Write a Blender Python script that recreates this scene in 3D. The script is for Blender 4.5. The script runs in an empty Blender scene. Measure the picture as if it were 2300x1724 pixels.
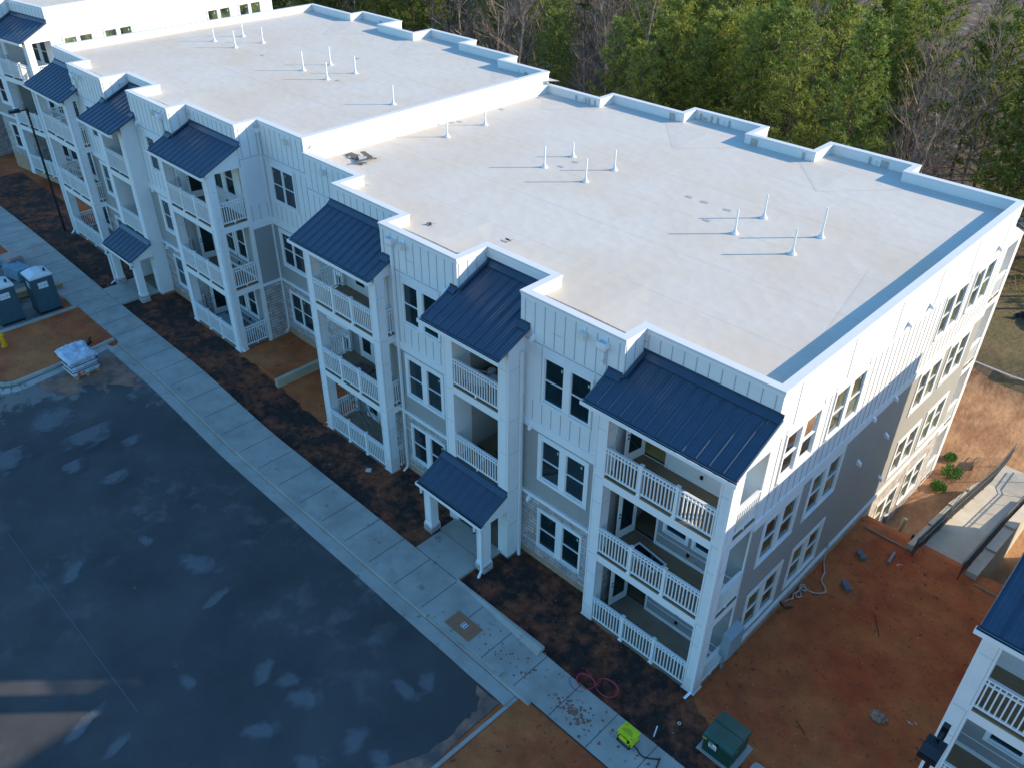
import bpy, bmesh, math, random
from mathutils import Matrix, Vector, noise
random.seed(7)
R = math.radians
S = bpy.context.scene
COL = S.collection

# ------------------------------------------------------------------ camera, sky, sun, exposure
cam = bpy.data.objects.new('camera', bpy.data.cameras.new('camera')); COL.objects.link(cam)
yaw, pit, rol = R(44.314), R(-34.668), R(0.565)
fw = Vector((-math.sin(yaw)*math.cos(pit), math.cos(yaw)*math.cos(pit), math.sin(pit)))
rt = Vector((math.cos(yaw), math.sin(yaw), 0)); up = rt.cross(fw)
r2 = rt*math.cos(rol)+up*math.sin(rol); u2 = -rt*math.sin(rol)+up*math.cos(rol)
mw = Matrix((r2, u2, -fw)).transposed().to_4x4(); mw.translation = Vector((7.347, -15.859, 23.3))
cam.matrix_world = mw
cam.data.sensor_width = 36; cam.data.lens = 1899.2/2300*36; cam.data.clip_end = 1500; cam.data.clip_start = .1
S.camera = cam
SUN = Vector((.69, .73, .39)).normalized()          # towards the sun
w = bpy.data.worlds.new('World'); S.world = w; w.use_nodes = True
nt = w.node_tree; bg = nt.nodes['Background']
sky = nt.nodes.new('ShaderNodeTexSky'); sky.sky_type = 'NISHITA'; sky.sun_disc = False
sky.sun_elevation = math.asin(SUN.z); sky.sun_rotation = math.atan2(SUN.x, SUN.y)
sky.air_density = 1.5; sky.dust_density = .3; sky.ozone_density = 3.0
tint = nt.nodes.new('ShaderNodeMix'); tint.data_type = 'RGBA'; tint.blend_type = 'MULTIPLY'
tint.inputs['Factor'].default_value = 1
nt.links.new(sky.outputs[0], tint.inputs['A']); tint.inputs['B'].default_value = (.50, .82, 1.12, 1)
nt.links.new(tint.outputs['Result'], bg.inputs[0]); bg.inputs[1].default_value = .15
sl = bpy.data.lights.new('sun', 'SUN'); sl.energy = 4.0; sl.angle = R(.5); sl.color = (1, .83, .60)
so = bpy.data.objects.new('sun', sl); COL.objects.link(so); so.rotation_euler = (SUN).to_track_quat('Z', 'Y').to_euler()
S.view_settings.view_transform = 'Standard'; S.view_settings.look = 'None'
S.view_settings.exposure = .88; S.view_settings.gamma = 1
S.render.engine = 'CYCLES'; S.cycles.max_bounces = 6; S.cycles.diffuse_bounces = 3; S.cycles.transparent_max_bounces = 8
try: S.cycles.use_denoising = True
except Exception: pass

# ------------------------------------------------------------------ materials
def mat(name, col, rough=.7, var=.08, scale=3., bump=0., bscale=30., metal=0., spec=.4, col2=None, mix=(.45, .6), mscale=.6, detail=6., stretch=None, coord='Object', spots=None, extra=None):
    m = bpy.data.materials.new(name); m.use_nodes = True; n = m.node_tree; L = n.links
    p = n.nodes['Principled BSDF']; p.inputs['Roughness'].default_value = rough; p.inputs['Metallic'].default_value = metal
    p.inputs['Specular IOR Level'].default_value = spec
    tc = n.nodes.new('ShaderNodeTexCoord'); src = tc.outputs[coord]
    if stretch:
        mp = n.nodes.new('ShaderNodeMapping'); mp.inputs['Scale'].default_value = stretch; L.new(src, mp.inputs[0]); src = mp.outputs[0]
    base = (*col, 1)
    def noi(sc, det=detail, off=0.):
        t = n.nodes.new('ShaderNodeTexNoise'); t.inputs['Scale'].default_value = sc; t.inputs['Detail'].default_value = det; t.inputs['Roughness'].default_value = .62
        if off:
            a = n.nodes.new('ShaderNodeVectorMath'); a.inputs[1].default_value = (off, off*1.7, 0); L.new(src, a.inputs[0]); L.new(a.outputs[0], t.inputs['Vector'])
        else: L.new(src, t.inputs['Vector'])
        return t.outputs['Fac']
    def ramp(f, a, b, ca=(0, 0, 0, 1), cb=(1, 1, 1, 1)):
        r = n.nodes.new('ShaderNodeValToRGB'); r.color_ramp.elements[0].position = a; r.color_ramp.elements[1].position = b
        r.color_ramp.elements[0].color = ca; r.color_ramp.elements[1].color = cb; L.new(f, r.inputs[0]); return r.outputs[0]
    def mx(f, a, b, blend='MIX'):
        q = n.nodes.new('ShaderNodeMix'); q.data_type = 'RGBA'; q.blend_type = blend
        if isinstance(f, (int, float)): q.inputs['Factor'].default_value = f
        else: L.new(f, q.inputs['Factor'])
        for v, k in ((a, 'A'), (b, 'B')):
            if isinstance(v, tuple): q.inputs[k].default_value = v
            else: L.new(v, q.inputs[k])
        return q.outputs['Result']
    c = base
    if col2: c = mx(ramp(noi(mscale), *mix), c, (*col2, 1))
    for sp in (spots or []):      # (scale, lo, hi, colour, offset)
        c = mx(ramp(noi(sp[0], 8., sp[4]), sp[1], sp[2]), c, (*sp[3], 1))
    if var:
        f = ramp(noi(scale), .3, .7, (1-var,)*3+(1,), (1+var,)*3+(1,)); c = mx(1., c, f, 'MULTIPLY')
    if extra: c = extra(n, L, src, c, mx, ramp, noi)
    if isinstance(c, tuple): p.inputs['Base Color'].default_value = c
    else: L.new(c, p.inputs['Base Color'])
    if bump:
        b = n.nodes.new('ShaderNodeBump'); b.inputs['Strength'].default_value = bump; b.inputs['Distance'].default_value = .05
        L.new(noi(bscale, 8.), b.inputs['Height']); L.new(b.outputs[0], p.inputs['Normal'])
    return m

def lap_extra(period):        # horizontal clapboard courses as a bump
    def f(n, L, src, c, mx, ramp, noi):
        s = n.nodes.new('ShaderNodeSeparateXYZ'); L.new(src, s.inputs[0])
        d = n.nodes.new('ShaderNodeMath'); d.operation = 'DIVIDE'; d.inputs[1].default_value = period; L.new(s.outputs[2], d.inputs[0])
        fr = n.nodes.new('ShaderNodeMath'); fr.operation = 'FRACT'; L.new(d.outputs[0], fr.inputs[0])
        b = n.nodes.new('ShaderNodeBump'); b.inputs['Strength'].default_value = .5; b.inputs['Distance'].default_value = .012
        b.invert = True; L.new(fr.outputs[0], b.inputs['Height']); L.new(b.outputs[0], n.nodes['Principled BSDF'].inputs['Normal'])
        return c
    return f

def stone_extra(n, L, src, c, mx, ramp, noi):
    s = n.nodes.new('ShaderNodeSeparateXYZ'); L.new(src, s.inputs[0])
    a = n.nodes.new('ShaderNodeMath'); a.operation = 'ADD'; L.new(s.outputs[0], a.inputs[0]); L.new(s.outputs[1], a.inputs[1])
    cb = n.nodes.new('ShaderNodeCombineXYZ'); L.new(a.outputs[0], cb.inputs[0]); L.new(s.outputs[2], cb.inputs[1])
    nz = n.nodes.new('ShaderNodeTexNoise'); nz.inputs['Scale'].default_value = 1.4; L.new(src, nz.inputs['Vector'])
    mm = n.nodes.new('ShaderNodeVectorMath'); mm.operation = 'MULTIPLY_ADD'; mm.inputs[1].default_value = (.12,)*3
    L.new(nz.outputs['Color'], mm.inputs[0]); L.new(cb.outputs[0], mm.inputs[2])
    br = n.nodes.new('ShaderNodeTexBrick'); br.inputs['Scale'].default_value = 1; br.inputs['Brick Width'].default_value = .52; br.inputs['Row Height'].default_value = .155
    br.inputs['Mortar Size'].default_value = .012; br.inputs['Color1'].default_value = (.40, .37, .36, 1); br.inputs['Color2'].default_value = (.60, .57, .55, 1); br.inputs['Mortar'].default_value = (.16, .15, .15, 1)
    br.offset = .37; br.squash = .7; br.squash_frequency = 3
    L.new(mm.outputs[0], br.inputs['Vector'])
    c2 = mx(1., br.outputs['Color'], ramp(noi(2.2), .3, .7, (.75, .73, .73, 1), (1.15, 1.12, 1.1, 1)), 'MULTIPLY')
    b = n.nodes.new('ShaderNodeBump'); b.inputs['Strength'].default_value = .6; b.inputs['Distance'].default_value = .02; b.invert = True
    L.new(br.outputs['Fac'], b.inputs['Height']); L.new(b.outputs[0], n.nodes['Principled BSDF'].inputs['Normal'])
    return c2

M = {}
M['white'] = mat('white_board_siding', (.76, .77, .77), .55, .03, 1.2, bump=.05, bscale=60)
M['whitelap'] = mat('white_lap_siding', (.74, .75, .76), .6, .03, 1.5, extra=lap_extra(.15))
M['trim'] = mat('white_trim_paint', (.80, .81, .81), .5, .03, 2)
def _mud(n, L, src, c, mx):      # red clay splashed on the foot of the columns
    g = n.nodes.new('ShaderNodeNewGeometry'); s = n.nodes.new('ShaderNodeSeparateXYZ'); L.new(g.outputs['Position'], s.inputs[0])
    nz = n.nodes.new('ShaderNodeTexNoise'); nz.inputs['Scale'].default_value = 4; L.new(src, nz.inputs['Vector'])
    mr = n.nodes.new('ShaderNodeMapRange'); mr.inputs[1].default_value = .1; mr.inputs[2].default_value = .75; mr.inputs[3].default_value = .55; mr.inputs[4].default_value = 0; L.new(s.outputs[2], mr.inputs[0])
    m2 = n.nodes.new('ShaderNodeMath'); m2.operation = 'MULTIPLY'; L.new(mr.outputs[0], m2.inputs[0]); L.new(nz.outputs[0], m2.inputs[1])
    return mx(m2.outputs[0], c, (.5, .30, .17, 1))
M['seam'] = mat('joint_shade_line', (.42, .43, .45), .8, 0)  # shadow lines of battens and panel joints, put into the colour
M['grey'] = mat('grey_siding', (.34, .335, .32), .6, .04, 1.5, bump=.05, bscale=60)
M['greylap'] = mat('grey_lap_siding', (.30, .31, .31), .6, .04, 1.5, extra=lap_extra(.15))
M['stone'] = mat('grey_ledge_stone', (.45, .42, .41), .85, 0, extra=stone_extra)
M['footing'] = mat('clay_stained_footing', (.42, .29, .19), .9, .2, 4, bump=.3)
M['cap'] = mat('parapet_cap_metal', (.66, .67, .68), .45, .03, 1, spec=.5)
M['metal'] = mat('dark_standing_seam', (.026, .056, .095), .30, .12, 2, spec=.7, stretch=(1, 1, 1), bump=.03, bscale=4)
M['gutter'] = mat('gutter_dark', (.015, .03, .035), .3, .1, 3, spec=.6)
M['glassdark'] = mat('window_glass', (.006, .022, .028), .06, .5, .9, bump=.02, bscale=1.2, spec=.7)
M['glassreflect'] = mat('window_glass_painted_reflection', (.02, .035, .03), .05, .5, 1.2, spec=.8, col2=(.12, .15, .06), mix=(.42, .62), mscale=1.1, bump=.02, bscale=1.2)  # olive patches paint reflections and a sunlit room into the pane colour
M['sticker'] = mat('glazing_label', (.28, .50, .33), .6, .1)
M['deckwood'] = mat('deck_boards', (.24, .165, .095), .75, .22, 3., stretch=(.6, 9, 1), bump=.15, bscale=8)
M['conc'] = mat('concrete', (.40, .385, .34), .85, .09, 1.3, col2=(.32, .30, .26), mix=(.42, .7), mscale=.8, bump=.12, bscale=40, spots=[(2.5, .62, .70, (.24, .20, .16), 3.)])
M['slab'] = mat('clay_dusted_slab', (.30, .23, .16), .85, .12, 1.6, col2=(.22, .16, .11), mix=(.4, .7), mscale=1.1, bump=.1, bscale=40)
M['ramp'] = mat('ramp_concrete', (.50, .46, .39), .85, .10, 1.3, col2=(.42, .36, .28), mix=(.4, .7), mscale=.5, bump=.12, bscale=40)
M['joint'] = mat('pavement_joint', (.06, .055, .05), .9, .2)
M['interior'] = mat('interior_wallboard', (.42, .40, .36), .9, .05)
M['subfloor'] = mat('subfloor_yellow', (.62, .48, .18), .8, .1, 2)
M['dark'] = mat('dark_plastic', (.015, .016, .018), .5, .1)
M['brass'] = mat('dark_hardware', (.02, .02, .02), .4, 0, metal=.5)
M['lens'] = mat('frosted_lens', (.7, .7, .66), .4, 0)
M['beige'] = mat('scupper_metal', (.72, .70, .62), .5, .04)

def roof_extra(n, L, src, c, mx, ramp, noi):
    s = n.nodes.new('ShaderNodeSeparateXYZ'); L.new(src, s.inputs[0])
    # welded seams every 3.05 m, parallel to the long side
    d = n.nodes.new('ShaderNodeMath'); d.operation = 'DIVIDE'; d.inputs[1].default_value = 2.9; L.new(s.outputs[1], d.inputs[0])
    fr = n.nodes.new('ShaderNodeMath'); fr.operation = 'FRACT'; L.new(d.outputs[0], fr.inputs[0])
    lt = n.nodes.new('ShaderNodeMath'); lt.operation = 'LESS_THAN'; lt.inputs[1].default_value = .011; L.new(fr.outputs[0], lt.inputs[0])
    c = mx(lt.outputs[0], c, (.48, .45, .40, 1))
    # fastener plates as faint dots
    vo = n.nodes.new('ShaderNodeTexVoronoi'); vo.inputs['Scale'].default_value = 1.9; vo.inputs['Randomness'].default_value = .8; L.new(src, vo.inputs['Vector'])
    c = mx(ramp(vo.outputs['Distance'], .06, .1, (.5, .5, .5, 1), (0, 0, 0, 1)), c, (.54, .505, .45, 1))
    b = n.nodes.new('ShaderNodeBump'); b.inputs['Strength'].default_value = .35; b.inputs['Distance'].default_value = .03; L.new(vo.outputs['Distance'], b.inputs['Height'])
    b2 = n.nodes.new('ShaderNodeBump'); b2.inputs['Strength'].default_value = .10; b2.inputs['Distance'].default_value = .05; L.new(noi(.7), b2.inputs['Height']); L.new(b2.outputs[0], b.inputs['Normal'])
    L.new(b.outputs[0], n.nodes['Principled BSDF'].inputs['Normal'])
    # clay dust drifts towards the low, front side
    mr = n.nodes.new('ShaderNodeMapRange'); mr.inputs[1].default_value = 1; mr.inputs[2].default_value = 11; mr.inputs[3].default_value = 1; mr.inputs[4].default_value = .08; L.new(s.outputs[1], mr.inputs[0])
    m2 = n.nodes.new('ShaderNodeMath'); m2.operation = 'MULTIPLY'; L.new(mr.outputs[0], m2.inputs[0]); L.new(ramp(noi(.22), .42, .85), m2.inputs[1])
    c = mx(m2.outputs[0], c, (.57, .46, .33, 1))
    return c
M['roof'] = mat('roof_membrane', (.60, .555, .485), .65, .02, .8, extra=roof_extra)

def asphalt_extra(n, L, src, c, mx, ramp, noi):
    s = n.nodes.new('ShaderNodeSeparateXYZ'); L.new(src, s.inputs[0])
    f = noi(1.1, 10., 11.); g = noi(.16, 3., 5.)
    a = n.nodes.new('ShaderNodeMath'); a.operation = 'MULTIPLY'; L.new(ramp(f, .50, .68), a.inputs[0]); L.new(ramp(g, .48, .66), a.inputs[1])
    c = mx(a.outputs[0], c, (.15, .145, .14, 1))
    # clay tracked along the gutter and the far end
    m3 = n.nodes.new('ShaderNodeMapRange'); m3.inputs[1].default_value = -6.2; m3.inputs[2].default_value = -4.4; L.new(s.outputs[1], m3.inputs[0])
    m4 = n.nodes.new('ShaderNodeMapRange'); m4.inputs[1].default_value = -20; m4.inputs[2].default_value = -29; L.new(s.outputs[0], m4.inputs[0])
    m5 = n.nodes.new('ShaderNodeMath'); m5.operation = 'MULTIPLY'; L.new(m3.outputs[0], m5.inputs[0]); L.new(m4.outputs[0], m5.inputs[1])
    m6 = n.nodes.new('ShaderNodeMapRange'); m6.inputs[1].default_value = -27; m6.inputs[2].default_value = -31.5; L.new(s.outputs[0], m6.inputs[0])
    m7 = n.nodes.new('ShaderNodeMath'); m7.operation = 'MAXIMUM'; L.new(m5.outputs[0], m7.inputs[0]); L.new(m6.outputs[0], m7.inputs[1])
    m8 = n.nodes.new('ShaderNodeMath'); m8.operation = 'ADD'; L.new(noi(1.0, 10., 31.), m8.inputs[0])
    m9 = n.nodes.new('ShaderNodeMath'); m9.operation = 'MULTIPLY'; m9.inputs[1].default_value = .30; L.new(m7.outputs[0], m9.inputs[0]); L.new(m9.outputs[0], m8.inputs[1])
    c = mx(ramp(m8.outputs[0], .66, .74), c, (.19, .17, .15, 1))
    return c
M['asphalt'] = mat('asphalt', (.066, .064, .062), .8, .3, .35, bump=.25, bscale=70, extra=asphalt_extra,
                   spots=[(9., .66, .74, (.10, .10, .10), 2.)])
M['soil'] = mat('red_clay_soil', (.42, .085, .026), .95, .25, 1.2, col2=(.48, .15, .045), mix=(.38, .62), mscale=.35, bump=.8, bscale=9,
                spots=[(5., .60, .68, (.10, .045, .024), 4.), (22., .66, .72, (.30, .19, .12), 9.)])
M['mud'] = mat('sandy_mud', (.46, .25, .12), .95, .22, 2., col2=(.34, .165, .075), mix=(.42, .58), mscale=1.1, bump=1., bscale=5, stretch=(1, .45, 1))
M['mulch'] = mat('dark_mulch', (.040, .024, .018), .95, .5, 3., col2=(.22, .065, .028), mix=(.44, .60), mscale=.75, bump=1., bscale=22, spots=[(40., .68, .73, (.28, .22, .17), 7.)])
M['grass'] = mat('rough_grass', (.15, .13, .055), .95, .3, 2.5, col2=(.20, .145, .07), mix=(.4, .6), mscale=.5, bump=1., bscale=25)
M['forest'] = mat('forest_floor_litter', (.16, .095, .055), .95, .35, 1.2, col2=(.09, .065, .045), mix=(.4, .6), mscale=.3, bump=1., bscale=10, spots=[(.5, .55, .62, (.22, .19, .17), 3.)])
M['wood'] = mat('raw_lumber', (.40, .27, .15), .8, .15, 4, bump=.1)
M['retwall'] = mat('retaining_concrete', (.42, .37, .26), .85, .12, 2, bump=.2)

# ------------------------------------------------------------------ mesh helpers
class MB:
    def __init__(s, m=None): s.v = []; s.f = []; s.mi = []; s.cur = 0; s.set(m)
    def set(s, m): s.M = m or Matrix.Identity(4); s.flip = s.M.to_3x3().determinant() < 0; return s
    def raw(s, vs, fs):
        o = len(s.v); s.v += [s.M @ Vector(v) for v in vs]
        for f in fs: s.f.append(tuple(o+i for i in (reversed(f) if s.flip else f))); s.mi.append(s.cur)
    def box(s, x0, x1, y0, y1, z0, z1):
        if x0 > x1: x0, x1 = x1, x0
        if y0 > y1: y0, y1 = y1, y0
        if z0 > z1: z0, z1 = z1, z0
        s.raw([(x, y, z) for z in (z0, z1) for y in (y0, y1) for x in (x0, x1)],
              [(0, 2, 3, 1), (4, 5, 7, 6), (0, 1, 5, 4), (2, 6, 7, 3), (0, 4, 6, 2), (1, 3, 7, 5)])
    def prism(s, pts, a, b):      # pts = polygon (list of 3-vectors), extruded from offset a to offset b (vectors)
        n = len(pts); a = Vector(a); b = Vector(b)
        s.raw([Vector(p)+a for p in pts]+[Vector(p)+b for p in pts],
              [tuple(range(n))[::-1], tuple(range(n, 2*n))]+[(i, (i+1) % n, n+(i+1) % n, n+i) for i in range(n)])
    def slant(s, x0, x1, y0, z0, y1, z1, t):     # a slab running in x, sloped from (y0,z0) to (y1,z1), thickness t downwards
        s.raw([(x0, y0, z0-t), (x1, y0, z0-t), (x1, y1, z1-t), (x0, y1, z1-t), (x0, y0, z0), (x1, y0, z0), (x1, y1, z1), (x0, y1, z1)],
              [(0, 3, 2, 1), (4, 5, 6, 7), (0, 1, 5, 4), (2, 3, 7, 6), (0, 4, 7, 3), (1, 2, 6, 5)])
    def face(s, pts): s.raw(pts, [tuple(range(len(pts)))])
    def cyl(s, p0, p1, r0, r1=None, n=10, caps=True):
        p0 = Vector(p0); p1 = Vector(p1); r1 = r0 if r1 is None else r1
        d = (p1-p0).normalized(); a = d.orthogonal().normalized(); b = d.cross(a); vs = []
        for p, r in ((p0, r0), (p1, r1)):
            for i in range(n): t = 2*math.pi*i/n; vs.append(p+(a*math.cos(t)+b*math.sin(t))*r)
        fs = [(i, (i+1) % n, n+(i+1) % n, n+i) for i in range(n)]
        if caps: fs += [tuple(range(n))[::-1], tuple(range(n, 2*n))]
        s.raw(vs, fs)
    def tube(s, pts, r, n=6):
        for a, b in zip(pts, pts[1:]): s.cyl(a, b, r, r, n)
    def build(s, name, mats, parent=None, smooth=False, kind=None):
        me = bpy.data.meshes.new(name); off = Vector((0, 0, 0))
        if parent is not None: off = WL[parent.name]
        me.from_pydata([v-off for v in s.v], [], s.f)
        if not isinstance(mats, (list, tuple)): mats = [mats]
        for m in mats: me.materials.append(m)
        if len(mats) > 1: me.polygons.foreach_set('material_index', s.mi)
        if smooth: me.polygons.foreach_set('use_smooth', [True]*len(me.polygons))
        me.update(); o = bpy.data.objects.new(name, me); COL.objects.link(o)
        if parent is not None: o.parent = parent; WL[o.name] = off
        if kind: o['kind'] = kind
        return o
WL = {}
def thing(name, label, cat, loc, group=None):
    o = bpy.data.objects.new(name, None); o.empty_display_size = .2; o.location = loc; COL.objects.link(o)
    o['label'] = label; o['category'] = cat
    if group: o['group'] = group
    WL[o.name] = Vector(loc); return o
def single(mb, name, mats, label, cat, group=None, smooth=False):      # a one-mesh thing with its origin at its base
    lo = Vector((sum(v.x for v in mb.v)/len(mb.v), sum(v.y for v in mb.v)/len(mb.v), min(v.z for v in mb.v)))
    mb.v = [v-lo for v in mb.v]
    o = mb.build(name, mats, smooth=smooth); o.location = lo; o['label'] = label; o['category'] = cat
    if group: o['group'] = group
    WL[o.name] = lo; return o
def sm(t): t = max(0., min(1., t)); return t*t*(3-2*t)
def zg(x, y):
    z = .55*sm((-20-x)/8)*(1 if y < 12 else 1-sm((y-12)/4))
    if x > -.2 or y > 11: z -= .22*sm(y/6)*sm((y+.5)/1)
    z += -3.1*sm((y-11.5)/4.6)
    z += .9*sm((y-29)/4)-.3*sm((y-40)/10)
    if y > 45: z += (y-45)*.012+noise.noise(Vector((x*.03, y*.03, 0)))*1.2
    return z
def T(x=0, y=0, z=0, mx=1, rot=0):
    return Matrix.Translation((x, y, z)) @ Matrix.Rotation(rot, 4, 'Z') @ Matrix.Diagonal((mx, 1, 1, 1))
def fr(Mt, ox, oy, ux, uy, nx, ny):     # wall frame: u along the wall, v outwards, z up
    return Mt @ Matrix(((ux, nx, 0, ox), (uy, ny, 0, oy), (0, 0, 1, 0), (0, 0, 0, 1)))

def wall(mb, u0, u1, z0, z1, ops=(), dep=.06):
    us = sorted({u0, u1} | {min(max(o[i], u0), u1) for o in ops for i in (0, 1)})
    zs = sorted({z0, z1} | {min(max(o[i], z0), z1) for o in ops for i in (2, 3)})
    for a, b in zip(us, us[1:]):
        for c, d in zip(zs, zs[1:]):
            uc, zc = (a+b)/2, (c+d)/2
            if any(o[0] < uc < o[1] and o[2] < zc < o[3] for o in ops): continue
            mb.face([(a, 0, c), (a, 0, d), (b, 0, d), (b, 0, c)])
    for o in ops:
        a, b = max(o[0], u0), min(o[1], u1); c, d = max(o[2], z0), min(o[3], z1)
        if a >= b or c >= d: continue
        mb.face([(a, 0, c), (a, -dep, c), (a, -dep, d), (a, 0, d)]); mb.face([(b, 0, c), (b, 0, d), (b, -dep, d), (b, -dep, c)])
        if c > z0: mb.face([(a, 0, c), (b, 0, c), (b, -dep, c), (a, -dep, c)])
        if d < z1: mb.face([(a, 0, d), (a, -dep, d), (b, -dep, d), (b, 0, d)])

def window(root, F, units, z0, z1, trim=.1, clear=False, gm='glassdark', label=None, sill=True, sk=True):
    fm = MB(F); g = MB(F); u0 = min(u[0] for u in units); u1 = max(u[1] for u in units); t = trim
    fm.box(u0-t, u1+t, 0, .03, z1, z1+t+.04); fm.box(u0-t, u1+t, 0, .03, z0-t, z0-.002)
    fm.box(u0-t, u0-.002, 0, .028, z0, z1); fm.box(u1+.002, u1+t, 0, .028, z0, z1)
    if sill: fm.box(u0-.04, u1+.04, .03, .07, z0-.05, z0-.005)
    us = sorted(units)
    for a, b in zip(us, us[1:]): fm.box(a[1]+.002, b[0]-.002, 0, .026, z0, z1)
    zm = z0+(z1-z0)*.5
    for a, b in us:
        w_ = .028
        fm.box(a, a+w_, -.058, -.002, z0, z1); fm.box(b-w_, b, -.058, -.002, z0, z1)
        fm.box(a+w_, b-w_, -.058, -.004, z0, z0+w_+.01); fm.box(a+w_, b-w_, -.058, -.004, z1-w_, z1)
        fm.box(a+w_, b-w_, -.05, -.006, zm-.018, zm+.018)
        g.cur = 0
        g.face([(a+w_, -.032, z0+w_), (b-w_, -.032, z0+w_), (b-w_, -.032, zm), (a+w_, -.032, zm)])
        g.face([(a+w_, -.044, zm), (b-w_, -.044, zm), (b-w_, -.044, z1-w_), (a+w_, -.044, z1-w_)])
        if sk and random.random() < .55:
            g.cur = 1; q = a+.08+random.random()*.12; g.face([(q, -.04, z1-.28), (q+.07, -.04, z1-.28), (q+.07, -.04, z1-.17), (q, -.04, z1-.17)])
    f = fm.build('window', M['trim'], root)
    if label: f['label'] = label
    g.build('pane', [M['glassclear'] if clear else M[gm], M['sticker']], f)
    return f

gc = bpy.data.materials.new('clear_glass'); gc.use_nodes = True; n_ = gc.node_tree
gl = n_.nodes.new('ShaderNodeBsdfGlossy'); gl.inputs['Roughness'].default_value = .03; tr = n_.nodes.new('ShaderNodeBsdfTransparent'); tr.inputs[0].default_value = (.75, .82, .78, 1)
fz = n_.nodes.new('ShaderNodeFresnel'); ms = n_.nodes.new('ShaderNodeMixShader'); n_.links.new(fz.outputs[0], ms.inputs[0]); n_.links.new(tr.outputs[0], ms.inputs[1]); n_.links.new(gl.outputs[0], ms.inputs[2])
n_.links.new(ms.outputs[0], n_.nodes['Material Output'].inputs[0]); M['glassclear'] = gc

def railing(F, u0, u1, z, posts=(), post_w=.10):       # in a wall frame, standing on deck level z
    mb = MB(F)
    mb.box(u0, u1, -.045, .045, z+1.055, z+1.10); mb.box(u0, u1, -.025, .025, z+.90, z+.94); mb.box(u0, u1, -.025, .025, z+.09, z+.145)
    n = max(2, int(round((u1-u0)/.122))); st = (u1-u0)/n
    for i in range(n):
        u = u0+(i+.5)*st
        if any(abs(u-p) < post_w*.75 for p in posts): continue
        mb.box(u-.017, u+.017, -.017, .017, z+.145, z+1.055)
    for p in posts:
        mb.box(p-post_w/2, p+post_w/2, -post_w/2, post_w/2, z-.02, z+1.14); mb.box(p-post_w*.62, p+post_w*.62, -post_w*.62, post_w*.62, z+1.14, z+1.17)
        mb.box(p-.075, p+.075, -.06, .075, z-.02, z+.03)
    if not posts: mb.box((u0+u1)/2-.03, (u0+u1)/2+.03, -.02, .03, z-.02, z+.09)
    return mb

def offset_poly(P, d):     # inward offset of a rectilinear closed polygon
    n = len(P); A = sum(P[i][0]*P[(i+1) % n][1]-P[(i+1) % n][0]*P[i][1] for i in range(n)); sg = 1 if A > 0 else -1; out = []
    for i in range(n):
        p, c, q = Vector(P[i-1]), Vector(P[i]), Vector(P[(i+1) % n]); e1 = (c-p).normalized(); e2 = (q-c).normalized()
        n1 = Vector((-e1.y, e1.x))*sg; n2 = Vector((-e2.y, e2.x))*sg
        out.append(c+(n1+n2)*d if abs(e1.dot(e2)) < .5 else c+n1*d)
    return [(v.x, v.y) for v in out]
F1, F2, F3 = .05, 3.27, 6.52
FL = (F1, F2, F3)
ZP = 10.93; ZR = 10.5

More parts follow.
